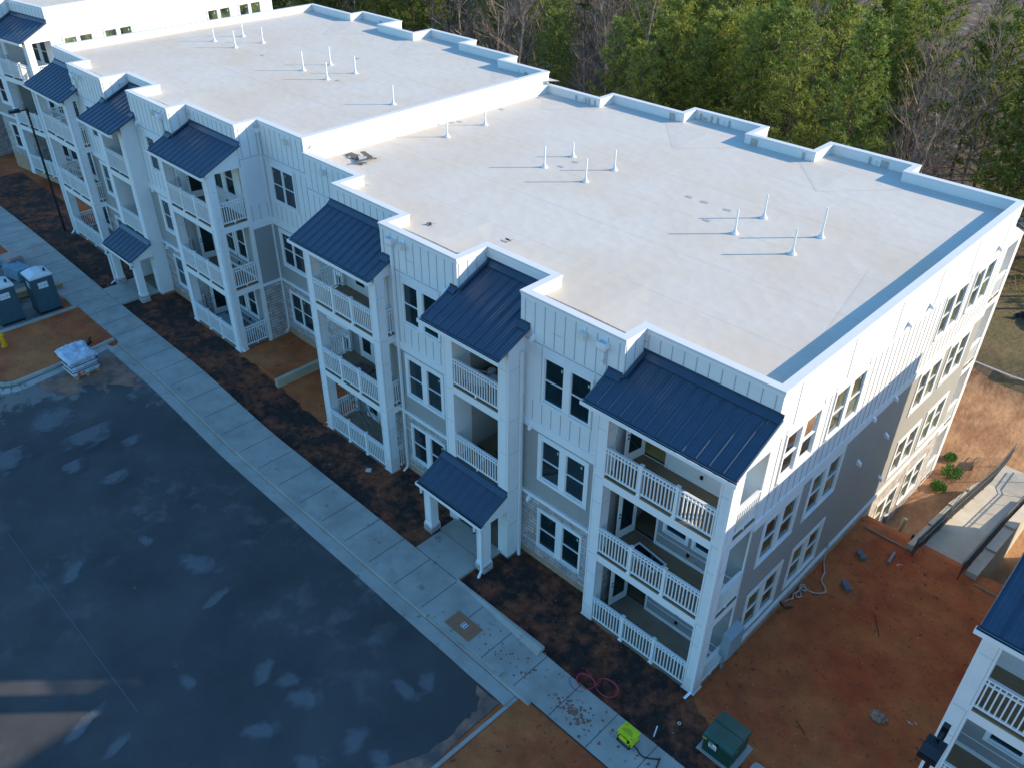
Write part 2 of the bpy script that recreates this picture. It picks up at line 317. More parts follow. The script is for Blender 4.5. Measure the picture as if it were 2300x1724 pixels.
def metal_roof(root, Mt, x0, x1, y0, z0, y1, z1, step=.41, off=0., ybay=None, xb=None, parts=True, gut=True, name='porch_roof'):
    """standing-seam shed roof; xb = (xa, xc): outside this x range the roof stops at ybay"""
    mb = MB(Mt); sl_ = (z1-z0)/(y1-y0)
    def zz(y): return z0+sl_*(y-y0)
    segs = [(x0, x1, y1)] if not xb else [s_ for s_ in [(x0, xb[0], ybay), (xb[0], xb[1], y1), (xb[1], x1, ybay)] if s_[1]-s_[0] > .02]
    for a, b, ye in segs: mb.slant(a, b, y0, z0, ye, zz(ye), .06)
    n = int((x1-x0)/step); st = (x1-x0)/n
    def yend(x):
        for a, b, ye in segs:
            if a <= x <= b: return ye
        return y1
    for i in range(n+1):
        x = x0+i*st; x = min(max(x, x0+.015), x1-.015); ye = yend(x)
        hh = .042; ya, yb2 = y0+.005, ye-.03
        mb.raw([(x-.03, ya, zz(ya)+.001), (x+.03, ya, zz(ya)+.001), (x+.006, ya, zz(ya)+hh), (x-.006, ya, zz(ya)+hh), (x-.03, yb2, zz(yb2)+.001), (x+.03, yb2, zz(yb2)+.001), (x+.006, yb2, zz(yb2)+hh), (x-.006, yb2, zz(yb2)+hh)],
               [(1, 0, 3, 2), (4, 5, 6, 7), (1, 5, 6, 2), (3, 7, 4, 0), (2, 6, 7, 3)])
        if i < n:
            for k in (1, 2, 3):
                xk = x+st*k/4; ye = yend(xk); mb.raw([(xk-.035, y0+.01, zz(y0)+.002), (xk+.035, y0+.01, zz(y0)+.002), (xk, y0+.01, zz(y0)+.012), (xk-.035, ye-.04, zz(ye-.04)+.001), (xk+.035, ye-.04, zz(ye-.04)+.001), (xk, ye-.04, zz(ye-.04)+.012)], [(1, 4, 5, 2), (2, 5, 3, 0)])
    o = mb.build(name, M['metal'], root)
    fl = MB(Mt)      # flashing where the roof meets the wall
    a, b = (xb if xb else (x0, x1))
    def strip(xa, xc, ye): fl.slant(xa, xc, ye-.20, zz(ye-.20)+.055, ye-.012, zz(ye)+.10, .03); fl.box(xa, xc, ye-.03, ye-.006, zz(ye)+.05, zz(ye)+.17)
    strip(a, b, y1)
    if xb:
        if xb[0]-x0 > .02: strip(x0, xb[0], ybay); fl.prism([(xb[0]+.01, ybay, zz(ybay)), (xb[0]+.14, ybay, zz(ybay)+.05), (xb[0]+.14, y1-.1, zz(y1-.1)+.05), (xb[0]+.01, y1-.1, zz(y1-.1))], (0, 0, .02), (0, 0, .10))
        if x1-xb[1] > .02: strip(xb[1], x1, ybay); fl.prism([(xb[1]-.14, ybay, zz(ybay)+.05), (xb[1]-.01, ybay, zz(ybay)), (xb[1]-.01, y1-.1, zz(y1-.1)), (xb[1]-.14, y1-.1, zz(y1-.1)+.05)], (0, 0, .02), (0, 0, .10))
    fl.build('flashing', M['metal'], o)
    if gut:
        g = MB(Mt); g.cur = 0
        g.box(x0-.06, x1+.06, y0-.13, y0-.115, z0-.16, z0-.03); g.box(x0-.06, x1+.06, y0-.115, y0+.01, z0-.16, z0-.145)
        g.box(x0-.06, x0-.045, y0-.115, y0+.01, z0-.145, z0-.03); g.box(x1+.045, x1+.06, y0-.115, y0+.01, z0-.145, z0-.03)
        g.box(x0, x1, y0+.012, y0+.045, z0-.24, z0-.065)
        g.cur = 1; g.box(x0-.044, x1+.044, y0-.114, y0+.005, z0-.10, z0-.085)
        g.build('gutter', [M['trim'], M['gutter']], o)
    return zz

def door(root, F, u0, u1, z, open_ang=None, hinge=0, label='white balcony door with a tall glass panel'):
    W = u1-u0; m = MB(F)
    t = .07
    m.box(u0-t, u0, -.02, .025, z, z+2.15); m.box(u1, u1+t, -.02, .025, z, z+2.15); m.box(u0-t, u1+t, -.02, .025, z+2.10, z+2.18)
    fo = m.build('balcony_door', M['trim'], root); fo['label'] = label
    hx = u0 if hinge == 0 else u1; sg = 1 if hinge == 0 else -1
    ang = open_ang or 0.
    D = F @ Matrix.Translation((hx, 0, 0)) @ Matrix.Rotation(ang, 4, 'Z') @ Matrix.Diagonal((sg, 1, 1, 1))
    lf = MB(D); a, b = .14, W-.14
    lf.box(0, W, -.022, .022, z+.03, z+.35); lf.box(0, W, -.022, .022, z+1.95, z+2.08); lf.box(0, a, -.022, .022, z+.35, z+1.95); lf.box(b, W, -.022, .022, z+.35, z+1.95)
    l_ = lf.build('door_leaf', M['trim'], fo)
    g = MB(D); g.box(a+.001, b-.001, -.006, .006, z+.351, z+1.949); g.build('pane', M['glassdark'], fo)
    h = MB(D)
    for zz_ in (.98, 1.12): h.cyl((W-.07, .022, z+zz_), (W-.07, .05, z+zz_), .028, n=8); h.cyl((W-.07, -.022, z+zz_), (W-.07, -.05, z+zz_), .028, n=8)
    h.build('handle', M['brass'], fo)

def room(root, Mt, x0, x1, y0, y1, z, h=2.6, warm=False, openx=False):
    m = MB(Mt); m.cur = 0
    m.face([(x0, y0, z), (x1, y0, z), (x1, y1, z), (x0, y1, z)]); m.cur = 1
    m.face([(x0, y1, z), (x1, y1, z), (x1, y1, z+h), (x0, y1, z+h)]); m.face([(x0, y0, z), (x0, y1, z), (x0, y1, z+h), (x0, y0, z+h)])
    if not openx: m.face([(x1, y0, z), (x1, y0, z+h), (x1, y1, z+h), (x1, y1, z)])
    m.face([(x0, y0, z+h), (x0, y1, z+h), (x1, y1, z+h), (x1, y0, z+h)])
    m.build('interior_room', [M['subfloor'] if warm else M['deckwood'], M['interior']], root)

def porch(root, Mt, xl, xr, yr, kind='A', lopen=(.42, .74), ropen=(.42, 1.62), zbase=0., yb=.74, lit=False, ov=(.32, .12), xb=None, closed=False):
    """three-storey balcony bay. kind A: open leaf left, windows right; kind B: closed door left, one window right"""
    cw = .42
    zt = 9.0
    zz = metal_roof(root, Mt, xl-ov[0], xr+ov[1], -.28, 9.17, yr, 10.08, ybay=yb, xb=xb or (xl+.22, xr+ov[1]))
    for (a, b) in ((xl, xl+cw), (xr-cw, xr)):
        c = MB(Mt); c.cur = 0
        c.box(a, b, 0, .42, zbase+.02, zt); c.box(a-.035, b+.035, -.035, .455, zbase-.3, zbase+.035)
        c.cur = 1
        for zk in (.55, 2.2, 3.12, 5.35, 6.37, 8.2):
            c.box(a+.05, b-.05, -.004, 0, zk, zk+.012); c.box(b, b+.004, .05, .37, zk, zk+.012)
        for (z0, z1) in ((.55, 3.12), (3.35, 6.37), (6.6, 8.9)):
            c.box(a+.06, a+.07, -.004, 0, z0, z1); c.box(b, b+.004, .06, .07, z0, z1)
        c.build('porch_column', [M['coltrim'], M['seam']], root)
    hb = MB(Mt)
    hb.box(xl+cw, xr-cw, .02, .30, zt, 9.12)
    # gable infill at both ends following the roof slope
    for (x0, x1, yy) in ((xl, xl+.12, yb if lopen[1] <= yb+.01 else yr), (xr-.12, xr, yr if ropen[1] > yb+.1 else yb)):
        hb.prism([(x0, 0.0, zt), (x0, yy, zt), (x0, yy, zz(yy)-.07), (x0, 0.0, zz(0)-.07)], (0, 0, 0), (x1-x0, 0, 0))
    hb.box(xl+.13, xr-.13, .31, yr, zt+.02, zt+.06)
    hb.build('porch_header', M['trim'], root)
    F = fr(Mt, 0, .045, 1, 0, 0, -1)
    for k, z in enumerate(FL):
        fb = MB(Mt)
        if k: fb.box(xl+cw, xr-cw, .01, .14, z-.36, z-.055)
        else: fb.box(xl+cw, xr-cw, .03, .10, z-.40, z-.05)
        if k:
            if lopen: fb.box(xl, xl+.12, .42, lopen[1] if lopen[1] > yb else yb, z-.36, z-.055)
            if ropen: fb.box(xr-.12, xr, .42, ropen[1], z-.36, z-.055)
            fb.box(xl+.13, xr-.13, .15, yr, z-.34, z-.30)
        b = fb.build('balcony', M['trim'] if k else M['footing'], root)
        dk = MB(Mt); dk.box(xl+.02, xr-.02, .02, yr-.005, z-.05, z) if k == 0 else dk.box(xl+cw+.001, xr-.005, .003, yr-.005, z-.05, z)
        if k: dk.box(xl+.005, xl+cw, .425, yr-.005, z-.05, z)
        dk.build('deck_floor', M['deckwood'] if k else M['slab'], b)
        n3 = (xr-xl-2*cw)/3
        rb = railing(F, xl+cw, xr-cw, z, posts=(xl+cw+n3, xl+cw+2*n3))
        for (op, xx, s_) in ((lopen, xl+.05, -1), (ropen, xr-.05, 1)):
            if op:
                r2_ = railing(fr(Mt, xx, 0, 0, 1, s_, 0), op[0], op[1], z); rb.v += r2_.v
                o = len(rb.v)-len(r2_.v); rb.f += [tuple(i+o for i in f) for f in r2_.f]; rb.mi += r2_.mi
        rb.build('railing', M['trim'], b)
        # rear wall
        RW = MB(fr(Mt, 0, yr, 1, 0, 0, -1)); Fr_ = fr(Mt, 0, yr, 1, 0, 0, -1); ops = []
        if kind == 'A':
            d0, d1 = xl+.62, xl+1.44; ops.append((d0, d1, z, z+2.1)); wn = [(xl+1.80, xl+2.58), (xl+2.90, xl+3.70)]
        else:
            d0, d1 = xl+.75, xl+1.60; ops.append((d0, d1, z, z+2.1)); wn = [(xr-1.62, xr-.86)]
        wz0, wz1 = z+.82, z+2.4
        for a_, b_ in wn: ops.append((a_, b_, wz0, wz1))
        top = z+2.9 if k < 2 else 9.6
        wall(RW, xl, xr, z-.02, top, ops); RW.build('porch_wall', M['greylap'] if k < 2 else M['whitelap'], root)
        for a_, b_ in wn: window(root, Fr_, [(a_, b_)], wz0, wz1, trim=.1, sk=False)
        if kind == 'A' and not closed: door(root, Fr_, d0, d1, z, open_ang=R(100), hinge=0, label='white glazed balcony door standing open')
        else: door(root, Fr_, d0, d1, z)
        if kind == 'A' and not closed: room(root, Mt, xl+.3, xr-.16, yr+.12, yr+4.2, z+.01, warm=(k == 2 and lit), openx=(k == 2 and lit))
        bs = MB(Fr_); bs.box(d1+.08, xr-.02, 0, .02, z+.002, z+.14); bs.cur = 0
        if k < 2: bs.box(d1+.08, xr-.02, 0, .02, z+.5, z+.52)
        bs.build('skirting', M['trim'], root)
        if kind == 'A':
            ob = MB(Fr_); ob.box(xl+2.70, xl+2.79, 0, .05, z+.3, z+.42); ob.build('outlet_box', M['brass'], root)
    # inner side faces of the recess between columns
    iw = MB(Mt)
    if lopen and lopen[1] > yb+.1: pass
    else: iw.box(xl, xl+.05, .74, yr, zbase-.2, 9.0)
    if ropen and ropen[1] > yb+.1: iw.box(xr-.05, xr-.003, ropen[1], yr+.05, zbase-.2, 9.0)
    if iw.v: iw.build('side_wall', M['white'], root)

def downspout(root, Mt, x, y, z0, z1, kick=(0, -1), r=.045, head=False):
    d = MB(Mt); d.box(x-r, x+r, y-r, y+r, z0+.18, z1)
    kx, ky = kick; d.prism([(x-r, y-r, z0+.2), (x+r, y-r, z0+.2), (x+r, y+r, z0+.2), (x-r, y+r, z0+.2)], (0, 0, 0), (kx*.22, ky*.22, -.16))
    if head:
        d.raw([(x-.07, y-.06, z1), (x+.07, y-.06, z1), (x+.07, y+.06, z1), (x-.07, y+.06, z1), (x-.15, y-.13, z1+.14), (x+.15, y-.13, z1+.14), (x+.15, y+.07, z1+.14), (x-.15, y+.07, z1+.14)], [(0, 1, 5, 4), (1, 2, 6, 5), (2, 3, 7, 6), (3, 0, 4, 7), (0, 3, 2, 1)])
        d.box(x-.16, x+.16, y-.14, y-.12, z1+.14, z1+.34); d.box(x-.16, x+.16, y+.06, y+.08, z1+.14, z1+.34); d.box(x-.16, x-.14, y-.12, y+.06, z1+.14, z1+.34); d.box(x+.14, x+.16, y-.12, y+.06, z1+.14, z1+.34)
        d.box(x-.14, x+.14, y-.12, y+.06, z1+.24, z1+.26)
    return d.build('downspout', M['trim'], root)

def sconce(root, F, u, z, name='wall_light'):
    s_ = MB(F); s_.box(u-.07, u+.07, 0, .03, z-.08, z+.12)
    s_.raw([(u-.06, .03, z-.06), (u+.06, .03, z-.06), (u+.06, .03, z+.10), (u-.06, .03, z+.10), (u-.05, .17, z-.10), (u+.05, .17, z-.10), (u+.05, .15, z+.02), (u-.05, .15, z+.02)],
           [(0, 1, 5, 4), (1, 2, 6, 5), (2, 3, 7, 6), (3, 0, 4, 7), (4, 5, 6, 7)]); s_.build(name, M['trim'], root)

def half(root, Mt, xpt=-23.45, zlow=-4.2, bays=(1, 1, 1), full=True, kinds=('A', 'B'), opts=()):
    """one half of the building in local axes: x from 0 (end wall) down to xpt, y from 0 (porch fronts) into the depth"""
    yr, yr2, yr3, yb, yd = 1.68, 2.15, 1.73, .74, 2.88
    P = [(0, yr), (-4.42, yr), (-4.42, yb), (-8.50, yb), (-8.50, yr2), (-11.46, yr2), (-11.46, yb), (-15.53, yb), (-15.53, yr3), (-19.75, yr3), (-19.75, yd), (xpt, yd),
         (xpt, 18.18), (-19.9, 18.18), (-19.9, 19.26), (-15.55, 19.26), (-15.55, 20.25), (-11.47, 20.25), (-11.47, 18.83), (-8.44, 18.83), (-8.44, 20.36), (-4.41, 20.36), (-4.41, 19.37), (0, 19.37)]
    # which wall segments get openings: key = index of the segment start
    W = {}
    def pair(a, b, c, d, F, lv, clear=()): return dict(un=[(a, b), (c, d)], F=F, lv=lv, clear=clear)
    fronts = {2: pair(-7.42, -6.62, -6.33, -5.53, 0, (0, 1, 2)), 6: pair(-14.43, -13.63, -13.34, -12.54, 0, (0, 1, 2)), 10: pair(-22.08, -21.24, -21.18, -20.34, 0, (0, 1, 2))}
    n = len(P)
    for i in range(n):
        (x0, y0), (x1, y1) = P[i], P[(i+1) % n]; Ln = math.hypot(x1-x0, y1-y0); ux, uy = (x1-x0)/Ln, (y1-y0)/Ln; nx, ny = -uy*-1*-1, ux*-1*-1
        # outline runs clockwise seen from above, outward normal = left of travel
        nx, ny = -uy, ux
        if i <= 10 and abs(ux) > .5 and ux < 0: nx, ny = 0, -1
        F = fr(Mt, x0, y0, ux, uy, nx, ny); isparty = (i == 11)
        wins = []
        if i in fronts:
            w_ = fronts[i]; us = [tuple(sorted(((a-x0)/ux, (b-x0)/ux))) for a, b in w_['un']]
            if i == 10 and xpt > -23.4: pass
            for lv in w_['lv']: wins.append((us, FL[lv]+.80, FL[lv]+2.43, lv, False))
        if i == n-1:        # end wall, from y=19.37 back down to y=1.68 (u = 19.37 - y)
            for (a, b, c, d_) in ((2.52, 3.34, 3.58, 4.42), (5.36, 6.18, 6.45, 7.28), (13.5, 14.3, 14.55, 15.4), (16.3, 17.1, 17.35, 18.2)):
                us = [(19.37-b, 19.37-a), (19.37-d_, 19.37-c)]
                for lv in (0, 1, 2): wins.append((us, FL[lv]+.83, FL[lv]+2.46, lv, lv == 2 and a < 5 and 'lit' in opts))
                if a > 12: wins.append((us, -2.45, -.8, 0, False))
        ops = [(a, b, z0, z1) for us, z0, z1, lv, cl in wins for a, b in us]
        # openings behind porches are covered by the porch walls
        st, gy, wh, tr_ = MB(), MB(), MB(), MB(); bt = wh
        cut = []
        if i == 0: cut = [(.02, 4.40, -5, 9.3)] if True else []
        if i == 8: cut = [(.02, 4.2, -5, 9.3)]
        if i == 4: cut = [(-1, 9, -5, 9.4)]
        o2 = ops
        zs_ = .30 if i == n-1 else 2.98
        for mbx, z0, z1 in ((st, zlow, zs_), (gy, zs_, 5.98), (wh, 5.98, ZP-.04)):
            mbx.set(F)
            if isparty: z0 = max(z0, 9.0)
            if z0 >= z1: continue
            if cut:
                a, b, c0, c1 = cut[0]
                if z1 <= c1: 
                    if a > 0: wall(mbx, 0, a, z0, z1); wall(mbx, b, Ln, z0, z1) if b < Ln else None
                    continue
                wall(mbx, 0, Ln, z0, z1, [(max(a, 0), min(b, Ln), z0, c1)], 0.02); continue
            wall(mbx, 0, Ln, z0, z1, [o for o in o2 if o[3] > z0 and o[2] < z1])
        for us, z0, z1, lv, cl in wins:
            window(root, F, us, z0, z1, trim=.17 if lv == 1 or (i == n-1 and lv == 0 and z0 > 0) else .09, clear=cl, gm='glassreflect' if i == n-1 else 'glassdark')
        # bands, battens
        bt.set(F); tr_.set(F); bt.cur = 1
        if not isparty and i not in (4,):
            if not cut:
                e = .004
                tr_.box(0, Ln, 0, .035, 5.98, 6.32); tr_.box(0, Ln, 0, .07, zs_, zs_+.14)
                segs = [(0, Ln)]
                def inwin(u, za, zb): return any(us[0][0]-.12 < u < us[-1][1]+.12 or us[-1][0]-.12 < u < us[0][1]+.12 for us, z0, z1, lv, c in wins if z0-.12 < zb and z1+.1 > za)
                m_ = int(Ln/.41); off_ = (Ln-m_*.41)/2
                for q in range(m_+1):
                    u = off_+q*.41
                    if .05 < u < Ln-.05:
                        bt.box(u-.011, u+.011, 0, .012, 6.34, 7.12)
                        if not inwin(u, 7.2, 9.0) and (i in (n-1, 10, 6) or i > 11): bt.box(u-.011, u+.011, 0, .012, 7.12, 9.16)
                for us, z0, z1, lv, cl in wins:
                    if lv == 2:
                        for u in (us[0][0]-.13, us[-1][1]+.13) if us[0][0] < us[-1][0] else (us[-1][0]-.13, us[0][1]+.13): bt.box(u-.008, u+.008, 0, .01, 7.15, 9.3)
            else: off_ = .2; m_ = int(Ln/.41)
            if i != n-1:
                if not cut: bt.box(.0, Ln, 0, .016, 9.34, 9.365)
                for q in range(m_+1):
                    u = off_+q*.41
                    if .05 < u < Ln-.05: bt.box(u-.011, u+.011, 0, .012, 9.4, 10.72)
                if i in (2, 6):      # the offset seam pattern of the bay front
                    u = Ln*.62; bt.box(u-.2, u+.2, 0, .008, 9.95, 9.965)
            else:
                for yy in (2.66, 5.76, 8.9, 12.03, 15.14, 18.39): bt.box(19.37-yy-.012, 19.37-yy+.012, 0, .012, 9.36, 10.72)
        elif isparty:
            q = .3
            while q < Ln-.1: bt.box(q-.009, q+.009, 0, .012, 9.6, 10.72); q += .41
        tr_.box(0, Ln, 0, .018, 10.75, ZP-.04)
        lap = i == 9
        if st.f: st.build('stone_wall', M['stone'], root)
        if gy.f: gy.build('grey_siding', M['greylap'] if lap else M['grey'], root)
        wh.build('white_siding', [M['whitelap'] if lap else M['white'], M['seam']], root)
        tr_.build('trim_band', M['trim'], root)
    # footing
    for i in (2, 6, 10):
        (x0, y0), (x1, y1) = P[i], P[i+1]; ft = MB(Mt); ft.box(x1, x0, y0-.02, y0+.1, zlow, .28); ft.build('footing', M['footing'], root)
    ft = MB(Mt); ft.box(-.08, .03, yr, 11.3, -.9, -.06); ft.build('footing', M['footing'], root)
    # parapet cap, inner faces, roof
    Po = offset_poly(P, -.035); Pi = offset_poly(P, .24); Pr = offset_poly(P, .22); m = len(P)
    cp = MB(Mt)
    for i in range(m):
        j = (i+1) % m; a, b, c, d_ = Po[i], Po[j], Pi[j], Pi[i]
        cp.face([(*a, ZP), (*d_, ZP), (*c, ZP), (*b, ZP)]); cp.face([(*a, ZP-.075), (*a, ZP), (*b, ZP), (*b, ZP-.075)]); cp.face([(*d_, ZP), (*d_, ZP-.075), (*c, ZP-.075), (*c, ZP)])
    cp.build('parapet_cap', M['cap'], root)
    pi = MB(Mt)
    for i in range(m):
        j = (i+1) % m; pi.face([(*Pr[i], ZR-.05), (*Pr[j], ZR-.05), (*Pr[j], ZP-.01), (*Pr[i], ZP-.01)][::-1])
    pi.build('parapet_lining', M['roofw'], root)
    rf = MB(Mt)
    if True:
        pts = [(x, y, ZR) for x, y in Pr][::-1]; rf.face(pts)
        for cx in (-6.5, -13.5, -21.5):        # low tapered crickets that throw rain to the scuppers
            for (ya, yb_, w2) in ((1.6, 4.6, 2.2), (18.4, 15.6, 2.4)):
                if ya < 5 and cx == -21.5: ya = 3.2
                rf.raw([(cx-w2, ya, ZR+.004), (cx+w2, ya, ZR+.004), (cx, yb_, ZR+.004), (cx, ya, ZR+.05)], [(0, 3, 2), (3, 1, 2), (0, 1, 3)] if yb_ > ya else [(2, 3, 0), (2, 1, 3), (3, 1, 0)])
        ee = .25
        rf.raw([(-.24, 2, ZR+.004), (-.24, 19.1, ZR+.004), (-1.9, 10.5, ZR+.004), (-.24, 10.5, ZR+.05)], [(0, 3, 2), (3, 1, 2)])
    rf.build('roof', M['roof'], root)
    # porches
    if bays[0]: porch(root, Mt, -4.64, 0, yr, 'A', ropen=(.42, 1.62), lit='lit' in opts, closed='closed' in opts)
    if bays[2]:
        porch(root, Mt, -19.70, -15.12, yr3, 'B', lopen=(.42, 1.62), ropen=(.42, .74), xb=(-20.02, -15.45))
    if bays[2] or full:
        ew = MB(Mt); ew.box(-19.76, -19.60, 1.62, 1.80, -.2, 9.0); ew.build('corner_board', M['trim'], root)
    if bays[1]: tower(root, Mt)
    # rainwater goods and lights
    F = fr(Mt, 0, yb, 1, 0, 0, -1); Fd = fr(Mt, 0, yd, 1, 0, 0, -1)
    if full:
        downspout(root, Mt, -5.14, yb-.07, 9.75, 10.25, kick=(0, 0), head=True)
        downspout(root, Mt, -14.85, yb-.07, 0, 10.25, head=True)
        for F_, u, z in ((F, -5.89, 10.46), (F, -14.2, 10.46), (Fd, -22.0, 10.46)):
            b = MB(F_); b.box(u-.10, u+.10, 0, .22, z-.10, z+.12); b.build('overflow_scupper', M['beige'], root)
        for u in (-7.9, -14.95+.2):
            for z in (2.85, 6.05, 9.5): sconce(root, F, u if u > -10 else -12.05, z)
        if 'mirror3' in opts or True:
            downspout(root, Mt, -19.75, yd-.07, .0, 10.25, head=True)
        Fe = fr(Mt, 0, 0, 0, 1, 1, 0)
        for y_, z in ((9.2, 6.1), (9.9, 9.5), (11.6, 9.5), (10.9, 6.1), (9.1, 4.2), (11.3, 4.2), (12.2, 1.6), (17.9, 9.5)): sconce(root, Fe, y_, z)
        downspout(root, Mt, -.04, -.055, 0, 8.95, kick=(-.3, -1))
        downspout(root, Mt, -19.70, .1, 0, 8.95, kick=(-1, 0))
        downspout(root, Mt, -8.24, .55, 0, 8.9, kick=(.6, -.6))

def tower(root, Mt):
    xl, xr, yb = -11.48, -8.30, .74; cw = .48; Zt = 9.05
    zz = metal_roof(root, Mt, xl-.32, xr+.22, -.62, 9.17, 2.15, 10.36, ybay=yb, xb=(-11.44, -8.52))
    w_ = MB(Mt)
    for a, b in ((xl, xl+cw), (xr-cw, xr)): w_.box(a, b, 0, yb+.1, -.3, Zt)
    for x in (xl, xr): 
        x0, x1 = (x, x+.12) if x == xl else (x-.12, x)
        w_.prism([(x0, -.0, Zt), (x0, yb, Zt), (x0, yb, zz(yb)-.07), (x0, 0, zz(0)-.07)], (0, 0, 0), (.12, 0, 0))
    w_.box(xl+cw, xr-cw, .02, .3, Zt-.12, 9.3)
    w_.box(xl+.13, xr-.13, .31, 4, Zt+.0, Zt+.04)
    w_.build('tower_pier', M['trim'], root)
    j = MB(Mt)
    for zk in (1.6, 3.2, 4.9, 6.3, 8.3):
        for a, b in ((xl, xl+cw), (xr-cw, xr)): j.box(a+.07, b-.07, -.004, 0, zk, zk+.012)
        j.box(xr, xr+.004, .05, yb-.05, zk, zk+.012)
    for a in (xl+.09, xr-.09): j.box(a, a+.01, -.004, 0, 3.4, 9)
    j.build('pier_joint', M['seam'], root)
    iw = MB(Mt); iw.box(xl+cw-.06, xl+cw, .84, 4.2, -.1, Zt); iw.box(xr-cw, xr-cw+.06, .84, 4.2, -.1, Zt); iw.box(xl+cw, xr-cw, 4.2, 4.3, -.1, Zt); iw.build('stair_hall_wall', M['interior'], root)
    F = fr(Mt, 0, .045, 1, 0, 0, -1)
    for k, z in enumerate(FL):
        if k == 0:
            f = MB(Mt); f.box(xl-.05, xr+.05, -.02, 4.2, -.2, .03); f.build('hall_floor', M['slab'], root); continue
        b = MB(Mt); b.box(xl+cw, xr-cw, .01, .14, z-.36, z-.055); b.box(xl+cw, xr-cw, .15, 4.2, z-.34, z-.3); bo = b.build('balcony', M['trim'], root)
        d_ = MB(Mt); d_.box(xl+cw+.001, xr-cw-.001, .003, 4.19, z-.05, z); d_.build('deck_floor', M['deckwood'], bo)
        railing(F, xl+cw, xr-cw, z).build('railing', M['trim'], bo)
    # entrance canopy
    metal_roof(root, Mt, xl-.22, xr+.0, -1.26, 2.50, -.004, 3.12, name='entrance_canopy')
    for (a, b) in ((xl-.12, xl+.24), (xr-.42, xr-.06)):
        c = MB(Mt)
        c.cur = 0; c.box(a, b, -1.14, -.78, .35, 2.36); c.box(a-.03, b+.03, -1.17, -.75, .35, .44); c.cur = 1; c.box(a-.05, b+.05, -1.19, -.73, -.25, .35)
        c.cur = 2
        for zk in (.6, 2.1): c.box(a+.05, b-.05, -1.144, -1.14, zk, zk+.01)
        c.box(a+.05, a+.06, -1.144, -1.14, .6, 2.1); c.box(b-.06, b-.05, -1.144, -1.14, .6, 2.1)
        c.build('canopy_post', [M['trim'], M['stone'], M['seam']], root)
    h = MB(Mt)
    for x0 in (xl-.1, xr-.12):
        h.prism([(x0, -1.14, 2.36), (x0, 0, 2.36), (x0, 0, 3.0), (x0, -1.14, 2.48)], (0, 0, 0), (.1, 0, 0))
    h.box(xl, xr-.12, -1.10, -.98, 2.3, 2.47); h.build('canopy_beam', M['trim'], root)
    l = MB(Mt)
    for x in (xl-.06, xr-.36):
        l.cur = 0; l.cyl((x, -1.30, 2.02), (x, -1.30, 2.32), .05); l.cur = 1; l.cyl((x, -1.30, 1.97), (x, -1.30, 2.03), .065); l.box(x-.02, x+.02, -1.30, -1.14, 2.1, 2.14)
    l.build('canopy_lantern', [M['lens'], M['brass']], root)
    downspout(root, Mt, xr-.1, -1.22, 0, 2.36, kick=(.3, -1), r=.04)

M['roofw'] = mat('parapet_membrane', (.72, .72, .71), .55, .03, 1)
M['coltrim'] = mat('porch_column_paint', (.78, .79, .80), .5, .04, 2, extra=lambda n, L, src, c, mx, ramp, noi: _mud(n, L, src, c, mx))

# ------------------------------------------------------------------ the three buildings
apt = thing('apartment_building', 'long white apartment building in the middle with two flat roofs and dark metal porch roofs', 'apartment building', (-23.4, 10, 0))
half(apt, T(0, 0, 0), opts=('lit',))
half(apt, T(-46.75, .05, .60, mx=-1), xpt=-23.3, bays=(0, 1, 0))
porch(apt, T(0, .05, .60), -31.63, -27.05, 1.73, 'A', lopen=(.42, .74), ropen=(.42, 1.62), ov=(.12, .32), xb=(-31.22, -26.73))
porch(apt, T(0, .05, .60), -46.75, -42.11, 1.68, 'B', lopen=(.42, 1.62), ropen=(.42, .74), ov=(.12, .32), xb=(-46.87, -42.33))
vp = [(-4.27, 11.76, 1.14), (-6.61, 9.82, .92), (-6.61, 11.8, .94), (-4.31, 9.81, .94), (-13.62, 9.78, .96), (-15.91, 9.79, .9), (-13.63, 11.66, .88), (-15.91, 11.62, .62), (-21.69, 11.88, .94), (-21.66, 9.43, .92)]
vp2 = [(-25.67, 9.56, .9), (-31.5, 9.83, .88), (-31.47, 11.63, .9), (-33.81, 11.68, .96), (-33.84, 9.94, 1.02), (-43.15, 9.85, .88), (-40.87, 9.93, .96), (-43.09, 11.76, .84), (-40.81, 11.74, .88)]
M['pvc'] = mat('white_pvc', (.78, .78, .76), .4, .02)
for x, y, h, zb in [(a, b, c, ZR) for a, b, c in vp]+[(a, b, c, ZR+.6) for a, b, c in vp2]:
    v = MB(); lx, ly = random.uniform(-.012, .012), random.uniform(-.012, .012)
    v.cyl((x, y, zb+.1), (x+lx, y+ly, zb+h), .036, n=10); p_ = v.build('vent_pipe', M['pvc'], apt, smooth=False)
    b = MB(); b.cyl((x, y, zb), (x, y, zb+.06), .15, .12, 14); b.cyl((x, y, zb+.06), (x, y, zb+.2), .085, .045, 14); b.build('pipe_boot', M['roofw'], p_)
M['patch'] = mat('grey_patch', (.42, .40, .36), .7, .15, 8)
for x, y, zb in [(-15.4, 11.2, 0), (-15.45, 10.35, 0), (-22.91, 11.36, 0), (-23.1, 11.0, 0), (-22.9, 14.2, 0), (-23.0, 17.0, 0), (-9.73, 11.5, 0), (-9.02, 11.49, 0), (-7.97, 11.47, 0), (-7.97, 10.09, 0), (-38.22, 10.13, .6), (-30.97, 10.13, .6), (-33.9, 13.6, .6), (-45.6, 10.3, .6)]:
    q = MB(T(x, y, ZR+zb+.005, rot=random.uniform(-.3, .3))); q.box(-.15, .15, -.09, .09, 0, .008); q.build('roof_patch', M['patch'], apt)
